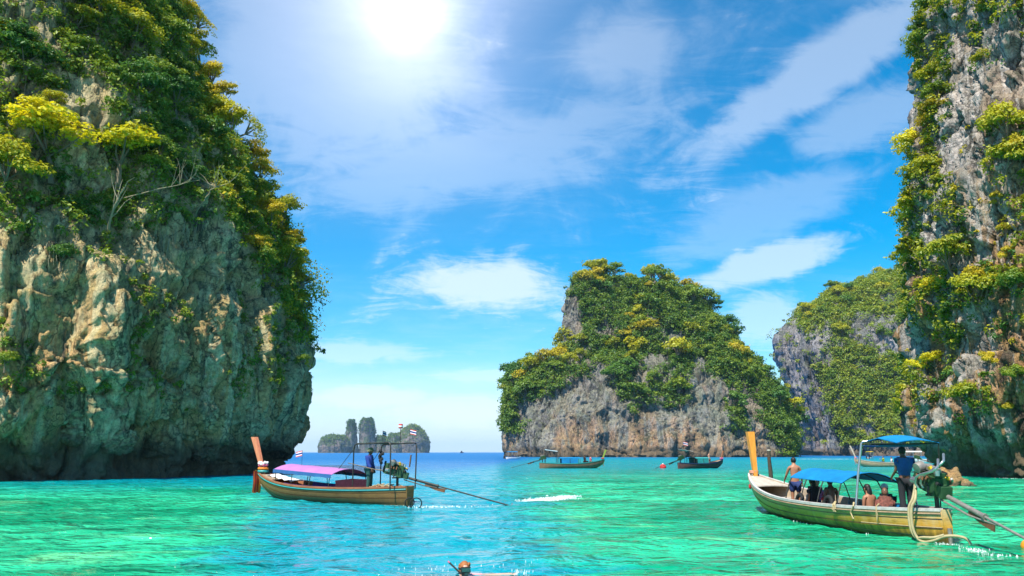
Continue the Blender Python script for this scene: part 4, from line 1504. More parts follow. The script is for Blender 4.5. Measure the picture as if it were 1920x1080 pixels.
    if top is not None:
        for s in 'lr':
            N['sl' + s] = (N['sh' + s][0].lerp(N['el' + s][0], 0.62), 0.048 * k)
            N['cf' + s] = (N['el' + s][0].lerp(N['wr' + s][0], 0.85), 0.034 * k)
        ks = ['pelvis', 'waist', 'chest', 'collar', 'shl', 'shr'] + (['ell', 'elr', 'cfl', 'cfr'] if long_sleeve else ['sll', 'slr'])
        ed = [('pelvis', 'waist'), ('waist', 'chest'), ('chest', 'collar'), ('collar', 'shl'), ('collar', 'shr')]
        for s in 'lr': ed += [('sh' + s, 'el' + s), ('el' + s, 'cf' + s)] if long_sleeve else [('sh' + s, 'sl' + s)]
        grown(ks, ed, 'chest', 0.040, 'shirt', top)
    if legs is not None:
        for s in 'lr':
            N['mid' + s] = (N['hp' + s][0].lerp(N['kn' + s][0], 0.75), 0.072 * k)
            N['hem' + s] = (N['kn' + s][0].lerp(N['an' + s][0], 0.9), 0.050 * k)
        ks = ['pelvis', 'hpl', 'hpr'] + (['knl', 'knr', 'heml', 'hemr'] if long_legs else ['midl', 'midr'])
        ed = [('pelvis', 'hpl'), ('pelvis', 'hpr')]
        for s in 'lr': ed += [('hp' + s, 'kn' + s), ('kn' + s, 'hem' + s)] if long_legs else [('hp' + s, 'mid' + s)]
        grown(ks, ed, 'pelvis', 0.030, 'trousers' if long_legs else 'shorts', legs)
    if hat is not None:
        mb = MB()
        kind, hm = hat
        if kind == 'bucket':
            prof = [(0.175, -0.030), (0.165, -0.022), (0.108, 0.02), (0.098, 0.085), (0.06, 0.108), (0.001, 0.112)]
            mb.lathe([(r * k, z * k) for r, z in prof], c + u_ * 0.045 * k, 18)
        else:
            mb.ball(c + u_ * 0.03 * k - f_ * .005 * k, (0.105 * k, 0.090 * k, 0.098 * k), 14, 10)
            mb.box(c + u_ * 0.045 * k + f_ * 0.12 * k, (0.11 * k, 0.13 * k, 0.012 * k))
        mb.build('hat', hm, root)
    return root


# ------------------------------------------------------------------ longtail boats
class Boat:
    def __init__(self, name, loc, heading, L, beam, label, group, bow_z=1.24, mid_z=0.62, stern_z=0.74, simple=False, cut=0.82):
        self.L, self.B = L, beam / 2
        self.bz, self.mz, self.sz = bow_z, mid_z, stern_z
        self.root = empty(name, loc, heading)
        tag(self.root, label, 'boat', group)
        self.simple = simple
        self.cut = cut

    def sheer(self, s):
        if s < 0.45: return self.mz + (self.sz - self.mz) * (1 - s / 0.45) ** 2
        return self.mz + (self.bz - self.mz) * ((s - 0.45) / 0.55) ** 2.3

    def half(self, s):
        if s < 0.42: return self.B * (1 - self.cut * ((0.42 - s) / 0.42) ** 2.2)
        return self.B * (1 - 0.90 * ((s - 0.42) / 0.58) ** 2.7)

    def keel(self, s):
        k = -0.30
        if s > 0.6: k += (self.bz * 0.62 + 0.30) * ((s - 0.6) / 0.4) ** 2.6
        return k

    def pt(self, s, t, side, off=0.0):
        """a point on the skin: t from keel 0 to rail 1; off outward"""
        b = self.half(s)
        y = b * (1 - (1 - t) ** 2.3) * (0.90 + 0.10 * t) + off * (0.4 + 0.6 * t)
        z = self.keel(s) + (self.sheer(s) - self.keel(s)) * t ** 1.45 - off * 0.25 * (1 - t)
        return Vector((s * self.L, side * y, z))

    def world(self, s, y, z):
        a = self.root.rotation_euler.z
        p = Vector((s * self.L, y, z))
        return Vector((p.x * math.cos(a) - p.y * math.sin(a), p.x * math.sin(a) + p.y * math.cos(a), p.z)) + self.root.location

    def hull(self, hull_mat, rail_mat, inner_mat, deck_mat, n=26, strakes=6, rail2=None, ribs=True, floor_z=0.16):
        ss = [i / n for i in range(n + 1)]
        ts = [0, .12, .25, .4, .55, .7, .85, 1.0]
        mb = MB()
        for side in (1, -1):
            rows = [[self.pt(s, t, side, -0.035) for t in ts] for s in ss]
            mb.grid_solid(rows, lambda i, j, side=side: Vector((0, -0.02 * side, 0.004)))
        mb.build('hull', inner_mat, self.root)
        if not self.simple:
            for side in (1, -1):
                for k in range(strakes):
                    t0 = 0.10 + 0.90 * k / strakes + 0.011
                    t1 = 0.10 + 0.90 * (k + 1) / strakes - 0.011
                    mb = MB()
                    o = 0.014 * (k % 2)
                    rows = [[self.pt(s, t0, side, o), self.pt(s, (t0 + t1) / 2, side, o + 0.003), self.pt(s, t1, side, o)] for s in ss]
                    mb.grid_solid(rows, lambda i, j, side=side: Vector((0, -0.03 * side, 0)))
                    mb.build('plank', hull_mat, self.root)
        else:
            mb = MB()
            for side in (1, -1):
                rows = [[self.pt(s, t, side) for t in ts] for s in ss]
                mb.grid_solid(rows, lambda i, j, side=side: Vector((0, -0.03 * side, 0)))
            mb.build('planking', hull_mat, self.root)
        # transom
        mb = MB()
        out = [self.pt(0.0, t, 1) for t in ts] + [self.pt(0.0, t, -1) for t in ts[::-1]]
        a = [p + Vector((0.012, 0, 0)) for p in out]
        b = [p + Vector((-0.035, 0, 0)) for p in out]
        nn = len(out)
        mb.add(a + b, [tuple(range(nn)), tuple(range(2 * nn - 1, nn - 1, -1))] + [(i, (i + 1) % nn, nn + (i + 1) % nn, nn + i) for i in range(nn)], False)
        mb.build('transom', hull_mat, self.root)
        # rails
        for side in (1, -1):
            mb = MB()
            def sec(s, side):
                p = self.pt(s, 1.0, side, 0.02)
                return p
            rows = []
            for s in ss:
                p = self.pt(s, 1.0, side)
                w = 0.085 if s < .95 else 0.07
                rows.append([p + Vector((0, side * 0.035, -0.045)), p + Vector((0, side * 0.038, 0.022)), p + Vector((0, side * (0.038 - w), 0.026)), p + Vector((0, side * (0.038 - w), -0.02))])
            vs_ = [q for r in rows for q in r]
            fs_ = []
            for i in range(n):
                for j in range(4):
                    fs_.append((i * 4 + j, i * 4 + (j + 1) % 4, (i + 1) * 4 + (j + 1) % 4, (i + 1) * 4 + j))
            fs_ += [(0, 1, 2, 3), (n * 4 + 3, n * 4 + 2, n * 4 + 1, n * 4)]
            mb.add(vs_, fs_)
            mb.build('gunwale', rail_mat, self.root)
            if rail2:
                mb = MB()
                mb.tube([self.pt(s, 0.93, side, 0.022) for s in ss], 0.028, 6)
                mb.build('rubbing_strake', rail2, self.root)
        # floor
        mb = MB()
        rows = []
        for s in ss[:-4]:
            t = 0.0
            z = floor_z
            kk, sh = self.keel(s), self.sheer(s)
            t = max(0.02, min(1, (z - kk) / (sh - kk))) ** (1 / 1.45)
            y = max(0.03, self.half(s) * (1 - (1 - t) ** 2.3) * (0.90 + 0.10 * t) - 0.075)
            zz2 = max(z, kk + 0.12)
            rows.append([Vector((s * self.L, y, zz2)), Vector((s * self.L, 0, zz2)), Vector((s * self.L, -y, zz2))])
        mb.grid_solid(rows, (0, 0, -0.03))
        mb.build('floor_boards', inner_mat, self.root)
        # fore deck and stern deck
        for (s0, s1, nm, drop) in ((0.84, 0.992, 'fore_deck', 0.03), (0.012, 0.15, 'stern_deck', 0.10)):
            mb = MB()
            rows = []
            for i in range(7):
                s = s0 + (s1 - s0) * i / 6
                y = max(0.02, self.half(s) - 0.05)
                z = self.sheer(s) - drop
                rows.append([Vector((s * self.L, y * q, z + 0.03 * (1 - q * q))) for q in (1, .5, 0, -.5, -1)])
            mb.grid_solid(rows, (0, 0, -0.035))
            mb.build(nm, deck_mat, self.root)
        if ribs and not self.simple:
            for s in np.linspace(0.2, 0.80, 13):
                for side in (1, -1):
                    mb = MB()
                    mb.tube([self.pt(s, t, side, -0.085) for t in (0.42, 0.6, 0.8, 0.97)], 0.030, 5)
                    mb.build('rib', deck_mat, self.root)
        if not self.simple:
            for s in (0.27, 0.39, 0.51, 0.63, 0.75):
                mb = MB()
                z = self.sheer(s) - 0.24
                mb.box((s * self.L, 0, z), (0.26, 2 * self.half(s) - 0.18, 0.04))
                mb.build('bench', deck_mat, self.root)
        else:
            for s in (0.35, 0.55, 0.72):
                mb = MB()
                mb.box((s * self.L, 0, self.sheer(s) - 0.2), (0.26, 2 * self.half(s) - 0.14, 0.04))
                mb.build('bench', deck_mat, self.root)

    def prow(self, mat, top_z, lean=0.16, w0=0.20, w1=0.34, d0=0.14, d1=0.24):
        x0, z0 = self.L * 0.972, self.bz - 0.12
        mb = MB()
        n = 7
        rows = []
        for i in range(n):
            t = i / (n - 1)
            z = z0 + (top_z - z0) * t
            x = x0 + lean * (z - z0) + 0.05 * t * t
            w, d = w0 + (w1 - w0) * t, d0 + (d1 - d0) * t
            rows.append([(x - w / 2, -d / 2, z), (x + w / 2, -d / 2, z), (x + w / 2, d / 2, z), (x - w / 2, d / 2, z)])
        vs_ = [q for r in rows for q in r]
        fs_ = [(3, 2, 1, 0), tuple((n - 1) * 4 + j for j in range(4))]
        for i in range(n - 1):
            for j in range(4): fs_.append((i * 4 + j, i * 4 + (j + 1) % 4, (i + 1) * 4 + (j + 1) % 4, (i + 1) * 4 + j))
        mb.add(vs_, fs_, False)
        mb.build('prow_board', mat, self.root)
        # the stem timber that carries it
        mb = MB()
        pts = [Vector((self.L * s, 0, self.keel(s) - 0.02)) for s in (0.80, 0.86, 0.92, 0.96, 0.99)] + [Vector((self.L * 1.003, 0, self.bz * 0.8)), Vector((self.L * 1.0, 0, self.bz + 0.02))]
        mb.tube(pts, 0.055, 6)
        mb.build('stem', mat if self.simple else M_PALEWOOD, self.root)

    def canopy(self, s0, s1, z, mat, width=None, arch=0.16, posts=4, post_mat=None, valance=None, tilt=0.0, frame=True, bows=True, r=0.017):
        """arched cloth over the benches on posts: canopy > roof posts are children of the boat"""
        n = 9
        W = width or self.half((s0 + s1) / 2) * 0.92
        def top(s, q):
            u = (s - s0) / (s1 - s0)
            sag = -0.018 * (0.5 - 0.5 * math.cos(2 * math.pi * u * max(1, posts - 1)))
            return Vector((s * self.L, q * W, z + tilt * (u - 0.5) + arch * (1 - q * q) + sag * (1 - abs(q)) * 1.5))
        mb = MB()
        qs = [-1, -.8, -.55, -.28, 0, .28, .55, .8, 1]
        rows = [[top(s0 + (s1 - s0) * i / 14, q) for q in qs] for i in range(15)]
        mb.grid_solid(rows, (0, 0, -0.018))
        cn = mb.build('canopy', mat, self.root)
        if valance:
            for side in (1, -1):
                mb = MB()
                rows = [[top(s0 + (s1 - s0) * i / 14, side) + Vector((0, side * 0.012, 0.012)), top(s0 + (s1 - s0) * i / 14, side) + Vector((0, side * 0.03, -0.13 - 0.012 * math.sin(i * 1.9)))] for i in range(15)]
                mb.grid_solid(rows, (0, -0.01 * side, 0))
                mb.build('valance', valance, cn)
        pm = post_mat or M_IRON
        for i in range(posts):
            s = s0 + (s1 - s0) * (0.02 + 0.96 * i / max(1, posts - 1))
            for side in (1, -1):
                mb = MB()
                b = self.pt(s, 1.0, side, -0.02)
                t = top(s, side * 0.97)
                t.z -= 0.02
                mb.tube([b - Vector((0, 0, 0.12)), b.lerp(t, 0.6) + Vector((0, side * 0.01, 0)), t], r, 6)
                mb.build('post', pm, self.root)
            if bows:
                mb = MB()
                mb.tube([top(s, q) - Vector((0, 0, 0.034)) for q in qs], r * 0.9, 6)
                mb.build('bow_rod', pm, self.root)
        return cn

    def engine(self, yaw=0.0, shaft=4.6, drop=0.95, block=None, detail=True, pipes=True, scale=1.0, handle=1.2, shaft_mat=None, x=0.35):
        """a car engine on a pivot at the stern, its long shaft running aft to the water: engine > pieces"""
        block = block or M_ENGREEN
        e = empty('engine', (x, 0, self.sheer(0.03) + 0.42), 0)
        e.parent = self.root
        k = scale
        cy_, sy_ = math.cos(yaw), math.sin(yaw)
        pit = math.asin(min(0.9, (self.sheer(0.03) + 0.42 + 0.02) / shaft)) if drop is None else drop
        mt = Euler((0, 0, yaw)).to_matrix() @ Euler((0, -pit, 0)).to_matrix()

        def q(x_, y_, z_): return mt @ Vector((x_ * k, y_ * k, z_ * k))
        # local +x runs forward and slightly up; the shaft runs along -x and down
        def bx(mb, c, s_, r_=(0, 0, 0)):
            m2 = mt @ Euler(r_).to_matrix()
            mb.box(q(*c), tuple(v * k for v in s_), rot=m2.to_euler())
        mb = MB()
        bx(mb, (0.10, 0, 0.12), (0.62, 0.30, 0.36))
        bx(mb, (0.10, 0, 0.34), (0.54, 0.22, 0.10))
        bx(mb, (0.46, 0, 0.14), (0.10, 0.36, 0.40))
        bx(mb, (-0.30, 0, 0.06), (0.22, 0.22, 0.24))
        mb.build('engine_block', block, e)
        mb = MB()
        bx(mb, (0.08, 0.05, 0.43), (0.44, 0.14, 0.09))
        mb.build('valve_cover', M_DULL, e)
        mb = MB()
        mb.tube([q(-0.45, 0, 0.0), q(-1.6, 0, 0.0)], 0.048 * k, 10)
        mb.tube([q(-1.6, 0, 0.0), q(-1.66, 0, 0.0)], 0.062 * k, 10)
        mb.build('shaft_housing', shaft_mat or M_DULL, e)
        mb = MB()
        mb.tube([q(-1.6, 0, 0.0), q(-shaft / k, 0, 0.0)], 0.026 * k, 8)
        mb.build('shaft', shaft_mat or M_DULL, e)
        mb = MB()
        mb.tube([q(-0.3, 0.06, -0.10), q(-1.2, 0.03, -0.12), q(-2.0, 0.0, -0.03)], 0.020 * k, 6)
        mb.build('stay_rod', shaft_mat or M_DULL, e)
        mb = MB()
        rows = [[q(-1.15, 0, -0.05), q(-1.15, 0, -0.10)], [q(-1.6, 0, -0.05), q(-1.6, 0, -0.17)], [q(-1.95, 0, -0.03), q(-1.95, 0, -0.17)]]
        mb.grid_solid(rows, (0, 0.02, 0))
        mb.build('guard_plate', M_RUST, e)
        mb = MB()
        for a in range(3):
            an = 2.1 * a
            p0 = q(-shaft / k + 0.03, 0, 0)
            rows = [[p0, p0 + q(0, 0, 0) + mt @ Vector((0.03, 0.05 * math.cos(an), 0.05 * math.sin(an)))],
                    [p0 + mt @ Vector((0.02, 0.15 * math.cos(an), 0.15 * math.sin(an))), p0 + mt @ Vector((0.06, 0.14 * math.cos(an + .5), 0.14 * math.sin(an + .5)))]]
            mb.grid_solid(rows, (0.008, 0, 0))
        mb.build('propeller', M_STEEL, e)
        # pivot stand on the transom
        mb = MB()
        mb.tube([(0, 0, -0.50), (0, 0, -0.05)], 0.05, 8)
        mb.box((0, 0, -0.10), (0.16, 0.42, 0.05))
        mb.tube([(0, 0.20, -0.10), (0, 0.16, 0.10)], 0.025, 6)
        mb.tube([(0, -0.20, -0.10), (0, -0.16, 0.10)], 0.025, 6)
        mb.build('pivot_stand', M_IRON, e)
        # tiller
        mb = MB()
        mb.tube([q(0.4, 0.02, 0.05), q(0.9, 0.05, -0.02), q(handle + 0.3, 0.06, -0.05)], [0.026, 0.022, 0.018], 6)
        mb.build('tiller', M_IRON, e)
        if detail:
            mb = MB()
            mb.lathe([(0.17 * k, -0.02), (0.17 * k, 0.02)], q(0.56, 0, 0.12), 18, rot=(mt @ Euler((0, math.pi / 2, 0)).to_matrix()).to_euler())
            mb.lathe([(0.07 * k, -0.02), (0.07 * k, 0.03)], q(0.57, 0.05, 0.33), 14, rot=(mt @ Euler((0, math.pi / 2, 0)).to_matrix()).to_euler())
            mb.build('flywheel', M_IRON, e)
            mb = MB()
            mb.lathe([(0.02, -0.10), (0.105 * k, -0.09), (0.115 * k, 0.0), (0.105 * k, 0.09), (0.02, 0.10)], q(0.24, 0.22, 0.42), 14, rot=(1.2, 0.3, 0))
            mb.build('air_filter', M_DULL, e)
            mb = MB()
            for i in range(4):
                mb.tube([q(-0.08 + 0.12 * i, 0.16, 0.26), q(-0.08 + 0.12 * i, 0.24, 0.30), q(-0.06 + 0.1 * i, 0.27, 0.20)], 0.026 * k, 6)
            mb.build('manifold', M_RUST, e)
            mb = MB()
            mb.lathe([(0.06 * k, -0.11), (0.065 * k, 0.11)], q(0.0, -0.22, 0.18), 12, rot=(0, 1.45, 0))
            mb.build('starter_motor', M_IRON, e)
            mb = MB()
            mb.lathe([(0.07 * k, -0.08), (0.075 * k, 0.08)], q(0.36, 0.24, 0.10), 12, rot=(0, 1.45, 0))
            mb.build('alternator', M_STEEL, e)
            rs = random.Random(9)
            for i in range(16):
                mb = MB()
                c_ = (rs.uniform(-.28, .46), rs.choice((-1, 1)) * rs.uniform(.10, .22), rs.uniform(.02, .52))
                if i % 2:
                    bx(mb, c_, (rs.uniform(.05, .14), rs.uniform(.05, .10), rs.uniform(.04, .12)), (rs.uniform(-.5, .5), rs.uniform(-.5, .5), 0))
                else:
                    mb.lathe([(.02, -.06), (rs.uniform(.03, .055), -.05), (rs.uniform(.03, .055), .05), (.02, .06)], q(*c_), 9, rot=(rs.uniform(0, 3), rs.uniform(0, 3), 0))
                mb.build('engine_fitting', (M_IRON, M_DULL, M_RUST, M_STEEL, M_BLACK, M_YEL, M_DULL, M_RUST)[i % 8], e)
            rs = random.Random(4)
            for i in range(7):
                mb = MB()
                a = Vector((rs.uniform(-.25, .45), rs.uniform(-.2, .24), rs.uniform(.15, .45)))
                b = Vector((rs.uniform(-.25, .45), rs.uniform(-.2, .24), rs.uniform(.05, .45)))
                mid = (a + b) / 2 + Vector((0, rs.choice((-.12, .14)), .12))
                mb.tube([q(*a), q(*a.lerp(mid, .6)), q(*mid), q(*b)], rs.choice((0.011, 0.015, 0.020)), 5)
                mb.build('cable', (M_BLACK, M_ORANGE, M_BLACK, M_HOSE, M_BLACK, M_YEL, M_STEEL)[i], e)
        if pipes:
            for o_ in (0.0, 0.11):
                mb = MB()
                pts = [q(0.10, 0.20 + o_, 0.02), q(0.14, 0.24 + o_, 0.10), q(0.12, 0.24 + o_, 0.24), q(-0.02, 0.24 + o_, 0.33), q(-0.42, 0.20 + o_, 0.62 - o_),
                       q(-0.46, 0.17 + o_, 0.68 - o_), q(-0.42, 0.10 + o_, 0.73 - o_), q(-0.20, -0.02 + o_, 0.80 - o_)]
                mb.tube(pts, 0.026 * k, 8)
                mb.build('exhaust_pipe', M_STEEL, e)
        self.eng = e
        self.q = q
        return e


GBOAT = 'longtail boats in the lagoon'
GPEO = 'passengers in the near boat'

# --- the near boat on the right: white rail, ochre planks, blue canopies
hr = math.atan2(30.0 - 18.7, 8.75 - 9.75)
br = Boat('longtail_boat', (9.75, 18.7, 0), hr, 11.4, 2.15, 'near longtail boat with ochre hull, orange prow board and bright blue canopies', GBOAT, cut=0.90)
M_HULLR = hull_paint('ochre_hull', (0.52, 0.38, 0.19), (0.52, 0.28, 0.03), (0.06, 0.05, 0.015))
M_RAILR = paint('grey_white_rail', (0.55, 0.52, 0.50), 0.6, 0.35, 6)
br.hull(M_HULLR, M_RAILR, paint('beige_bilge', (0.42, 0.33, 0.23), 0.8, 0.35, 3), M_PALEWOOD, rail2=M_WOOD)
br.prow(M_PROW, 2.74, 0.14, 0.13, 0.24, 0.13, 0.25)
br.canopy(0.275, 0.555, 1.24, M_BLUETARP, width=0.80, arch=0.27, posts=4, tilt=0.05)
# high canopy over the helm
UW = 0.54
for s0, s1, mt_, z_, tl in ((0.145, 0.215, M_BLUETARP, 2.30, -0.10), (0.072, 0.143, M_BLUETARP, 2.29, 0.12)):
    br.canopy(s0, s1, z_, mt_, width=UW, arch=0.07, posts=0, tilt=tl, bows=False)
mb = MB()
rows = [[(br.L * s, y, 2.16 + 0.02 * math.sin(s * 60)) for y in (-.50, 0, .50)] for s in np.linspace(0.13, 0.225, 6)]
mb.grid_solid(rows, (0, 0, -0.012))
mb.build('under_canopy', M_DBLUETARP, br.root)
for s, side, rr_, mt_ in ((0.215, 1, 0.032, M_STEEL), (0.215, -1, 0.026, M_STEEL), (0.075, -1, 0.016, M_IRON)):
    mb = MB()
    b = br.pt(s, 1.0, side, -0.03)
    t = Vector((br.L * s, side * UW, 2.21))
    mb.tube([b - Vector((0, 0, .15)), b.lerp(t, .5), t, t + Vector((-0.03, -side * 0.04, 0.06)), t + Vector((-0.10, -side * 0.24, 0.07))], rr_, 8)
    mb.build('post', mt_, br.root)
for y in (-UW + .02, UW - .02):
    mb = MB()
    mb.tube([(br.L * 0.215, y, 2.21), (br.L * 0.075, y, 2.21)], 0.016, 6)
    mb.build('roof_rail', M_IRON, br.root)
for i in range(4):
    mb = MB()
    mb.tube([(br.L * (0.21 - i * 0.035), -0.5, 2.19), (br.L * (0.18 - i * 0.035), 0.5, 2.19)], 0.012, 5)
    mb.build('roof_rod', M_IRON, br.root)
# inside: blue side cloth, boxes, tyre fenders, ropes
for side in (1, -1):
    mb = MB()
    rows = [[br.pt(s, 0.98, side, -0.12) + Vector((0, 0, 0.02)), br.pt(s, 0.72, side, -0.14)] for s in np.linspace(0.26, 0.46, 10)]
    mb.grid_solid(rows, (0, -0.012 * side, 0))
    mb.build('side_cloth', M_BLUETARP, br.root)
mb = MB()
mb.tube([br.pt(s, 0.72, 1, 0.035) for s in np.linspace(0.0, 0.2, 8)], 0.010, 5)
mb.build('side_rope', M_ROPE, br.root)
br.engine(yaw=-0.06, shaft=4.6, drop=0.25, scale=1.12, x=0.30)
bre = br.eng
# two cooling hoses over the port side down to the stern post
for o_ in (0.0, 0.10):
    mb = MB()
    pts = [bre.location + br.q(0.30, 0.26, 0.05), Vector((0.42 + o_, 0.44, 0.95)), Vector((0.46 + o_, 0.53, 0.74)), Vector((0.46 + o_ * .9, 0.55, 0.35)), Vector((0.40 + o_ * .7, 0.50, 0.10)), Vector((0.20, 0.46, 0.02 + o_)),
           Vector((-0.05, 0.38, 0.08 + o_ * .6)), Vector((-0.22, 0.24, 0.18 + o_ * .3)), Vector((-0.38, 0.05, 0.20)), Vector((-0.46, -0.15, 0.12)), Vector((-0.5, -0.2, -0.1))]
    if o_: pts = pts[:8]
    cr_ = closed = [pts[0].lerp(pts[1], 0.0)]
    fine = []
    for i in range(len(pts) - 1):
        p0, p1, p2, p3 = pts[max(i - 1, 0)], pts[i], pts[i + 1], pts[min(i + 2, len(pts) - 1)]
        for j in range(4):
            t = j / 4
            fine.append(0.5 * (2 * p1 + (p2 - p0) * t + (2 * p0 - 5 * p1 + 4 * p2 - p3) * t * t + (3 * p1 - p0 - 3 * p2 + p3) * t ** 3))
    fine.append(pts[-1])
    mb.tube(fine, 0.033, 8)
    mb.build('hose', M_HOSE, br.root)
mb = MB()
mb.tube([(-0.06, 0, -0.25), (-0.06, 0, 0.34)], 0.045, 8)
mb.build('rudder_post', M_DULL, br.root)


def tyre(boat, s, t, side, r, tilt, label):
    o = MB()
    ring = [(r * math.cos(a), 0, r * math.sin(a)) for a in np.linspace(0, 2 * math.pi, 22, endpoint=False)]
    o.tube(ring, 0.055, 8, closed=True)
    p = boat.pt(s, t, side, -0.16)
    w_ = boat.world(s, p.y, p.z)
    ob = o.build('tyre', M_BLACK, None, w_)
    ob.rotation_euler = (tilt, 0, boat.root.rotation_euler.z)
    tag(ob, label, 'tyre')
    return ob


tyre(br, 0.485, 0.98, 1, 0.20, 0.2, 'black tyre lying inside the rail beside the shirtless man')
tyre(br, 0.335, 0.98, 1, 0.22, 0.2, 'black tyre fender inside the rail below the blue canopy edge')
rngb = random.Random(3)
for s, ln, lab in ((0.28, 0.16, 'bundle of pale rope hung on the canopy post of the near boat'), (0.215, 0.30, 'yellow rope end hanging over the rail of the near boat'), (0.14, 0.34, 'thin pale rope dangling down the ochre hull near the stern')):
    mb = MB()
    b = br.pt(s, 1.0, 1, 0.05)
    n_ = 5 if s > .25 else 2
    for k in range(n_):
        pts = [b + Vector((rngb.uniform(-.05, .05), -0.06, 0.10)), b + Vector((rngb.uniform(-.08, .08), 0.0, 0.02)), b + Vector((rngb.uniform(-.1, .1), 0.015, -ln * .5)), b + Vector((rngb.uniform(-.14, .08), 0.0, -ln))]
        mb.tube(pts, 0.016 if s > .2 else 0.010, 5)
    a_ = br.root.rotation_euler.z
    ob = mb.build('rope', M_ROPE, None, br.root.location)
    ob.rotation_euler = (0, 0, a_)
    tag(ob, lab, 'rope')
# cloth tied round the prow
mb = MB()
for k in range(3):
    mb.tube([(br.L * .983 + .16 * math.cos(a), .15 * math.sin(a), 1.27 + .035 * k) for a in np.linspace(0, 2 * math.pi, 14, endpoint=False)], 0.020, 6, closed=True)
ob = mb.build('cord', paint('salmon_cord', (0.62, 0.28, 0.18), 0.8), None, br.root.location)
ob.rotation_euler = (0, 0, br.root.rotation_euler.z)
tag(ob, 'salmon pink cord wound round the foot of the orange prow board', 'cord')
mb = MB()
mb.ball(br.pt(0.955, 0.62, 1, 0.05), (0.05, 0.05, 0.09), 10, 8)
ob = mb.build('float', M_RED, None, br.root.location)
ob.rotation_euler = (0, 0, br.root.rotation_euler.z)
tag(ob, 'small red float hanging at the bow of the near boat', 'float')


def aboard(boat, s, y, z, face, **kw):
    return person(boat.world(s, y, z), boat.root.rotation_euler.z + face, **kw)


aboard(br, 0.60, 0.42, 0.24, -0.25, pose='stand', label='shirtless man in navy shorts standing in the bow with his back turned', group=GPEO, skin=M_SKIN, hair=M_HAIR,
       legs=M_NAVY, long_legs=False, h=1.60, arms=((0.35, 0.30, 0.5), (0.15, 0.2, 0.3)), lean=0.05)
aboard(br, 0.565, -0.02, 0.34, 2.4, pose='floor', label='pale legged passenger sitting knees up behind the shirtless man', group=GPEO, skin=M_SKINP, hair=M_HAIR, top=M_PINK, legs=M_NAVY, long_legs=False, lean=-0.3)
aboard(br, 0.515, 0.32, 0.36, 0.3, pose='sit', label='dark haired passenger in dark top seated nearest the shirtless man', group=GPEO, skin=M_SKIN, hair=M_HAIR, hair_long=True, top=M_DARKC, legs=M_DARKC)
aboard(br, 0.475, 0.12, 0.26, 0.1, pose='sit', label='small passenger in red top seated low between two others under the canopy', group=GPEO, skin=M_SKIN, hair=M_HAIR, top=M_RED, legs=M_DARKC, h=1.35)
aboard(br, 0.43, 0.25, 0.38, -0.1, pose='sit', label='bare shouldered passenger seated under the rear edge of the bright canopy', group=GPEO, skin=M_SKIND, hair=M_HAIR, legs=M_NAVY, long_legs=False)
aboard(br, 0.225, 0.36, 0.30, 0.2, pose='sit', label='bare backed passenger with long dark hair beside the silver pole', group=GPEO, skin=M_SKIN, hair=M_HAIR, hair_long=True, legs=M_DARKC, lean=0.1)
aboard(br, 0.185, 0.22, 0.28, 2.6, pose='floor', label='reclining passenger in patterned dark top below the helmsman', group=GPEO, skin=M_SKIND, hair=M_HAIR, top=paint('patterned_top', (0.22, 0.07, 0.05), 0.8, 0.8, 18), legs=M_DARKC, lean=-0.35)
aboard(br, 0.235, -0.12, 0.30, 0.0, pose='sit', label='passenger in a flat pale cap seated left of the helmsman', group=GPEO, skin=M_SKIND, hair=M_HAIR, top=M_DARKC, legs=M_DARKC, hat=('cap', M_PALEWOOD))
aboard(br, 0.118, 0.10, 0.50, -0.1, pose='stand', label='helmsman in blue shirt, dark trousers and black cap standing at the engine', group=GPEO, skin=M_SKIND, hair=M_HAIR, top=M_SHIRTB, legs=M_DARKC,
       hat=('cap', M_BLACK), h=1.62, arms=((0.25, 0.10, 0.7), (0.35, 0.12, 0.8)))

# --- the boat on the left: brown hull, teal rail, lilac canopy
hl = math.atan2(37.9 - 31.2, -11.6 - (-3.85))
bl = Boat('longtail_boat', (-3.85, 31.2, 0), hl, 10.2, 2.0, 'brown longtail boat with lilac canopy and teal rail in front of the left cliff', GBOAT, bow_z=1.10)
M_HULLL = hull_paint('brown_hull', (0.19, 0.115, 0.035), (0.155, 0.085, 0.024), (0.08, 0.06, 0.02))
bl.hull(M_HULLL, M_REDWOOD, M_REDWOOD, M_WOOD, rail2=M_TEAL, floor_z=0.2)
bl.prow(M_PROWRED, 2.70, 0.52, 0.20, 0.36, 0.10, 0.16)
bl.canopy(0.36, 0.76, 1.20, M_LILAC, arch=0.22, posts=4, valance=paint('blue_valance', (0.02, 0.10, 0.28), 0.7, 0.3), tilt=0.16)
for side in (1, -1):
    mb = MB()
    rows = [[bl.pt(s, 0.99, side, -0.11) + Vector((0, 0, 0.05)), bl.pt(s, 0.62, side, -0.15)] for s in np.linspace(0.36, 0.70, 10)]
    mb.grid_solid(rows, (0, -0.012 * side, 0))
    mb.build('side_cloth', M_PURPLE, bl.root)
mb = MB()
rows = [[(bl.L * s, y, 0.95 - 0.06 * abs(y) - 0.5 * k) for y in (-.8, -.4, 0, .4, .8)] for k, s in ((0, 0.345), (1, 0.335))]
mb.grid_solid(rows, (0.012, 0, 0))
mb.build('end_curtain', paint('maroon_cloth', (0.10, 0.025, 0.05), 0.85, 0.5, 6), bl.root)
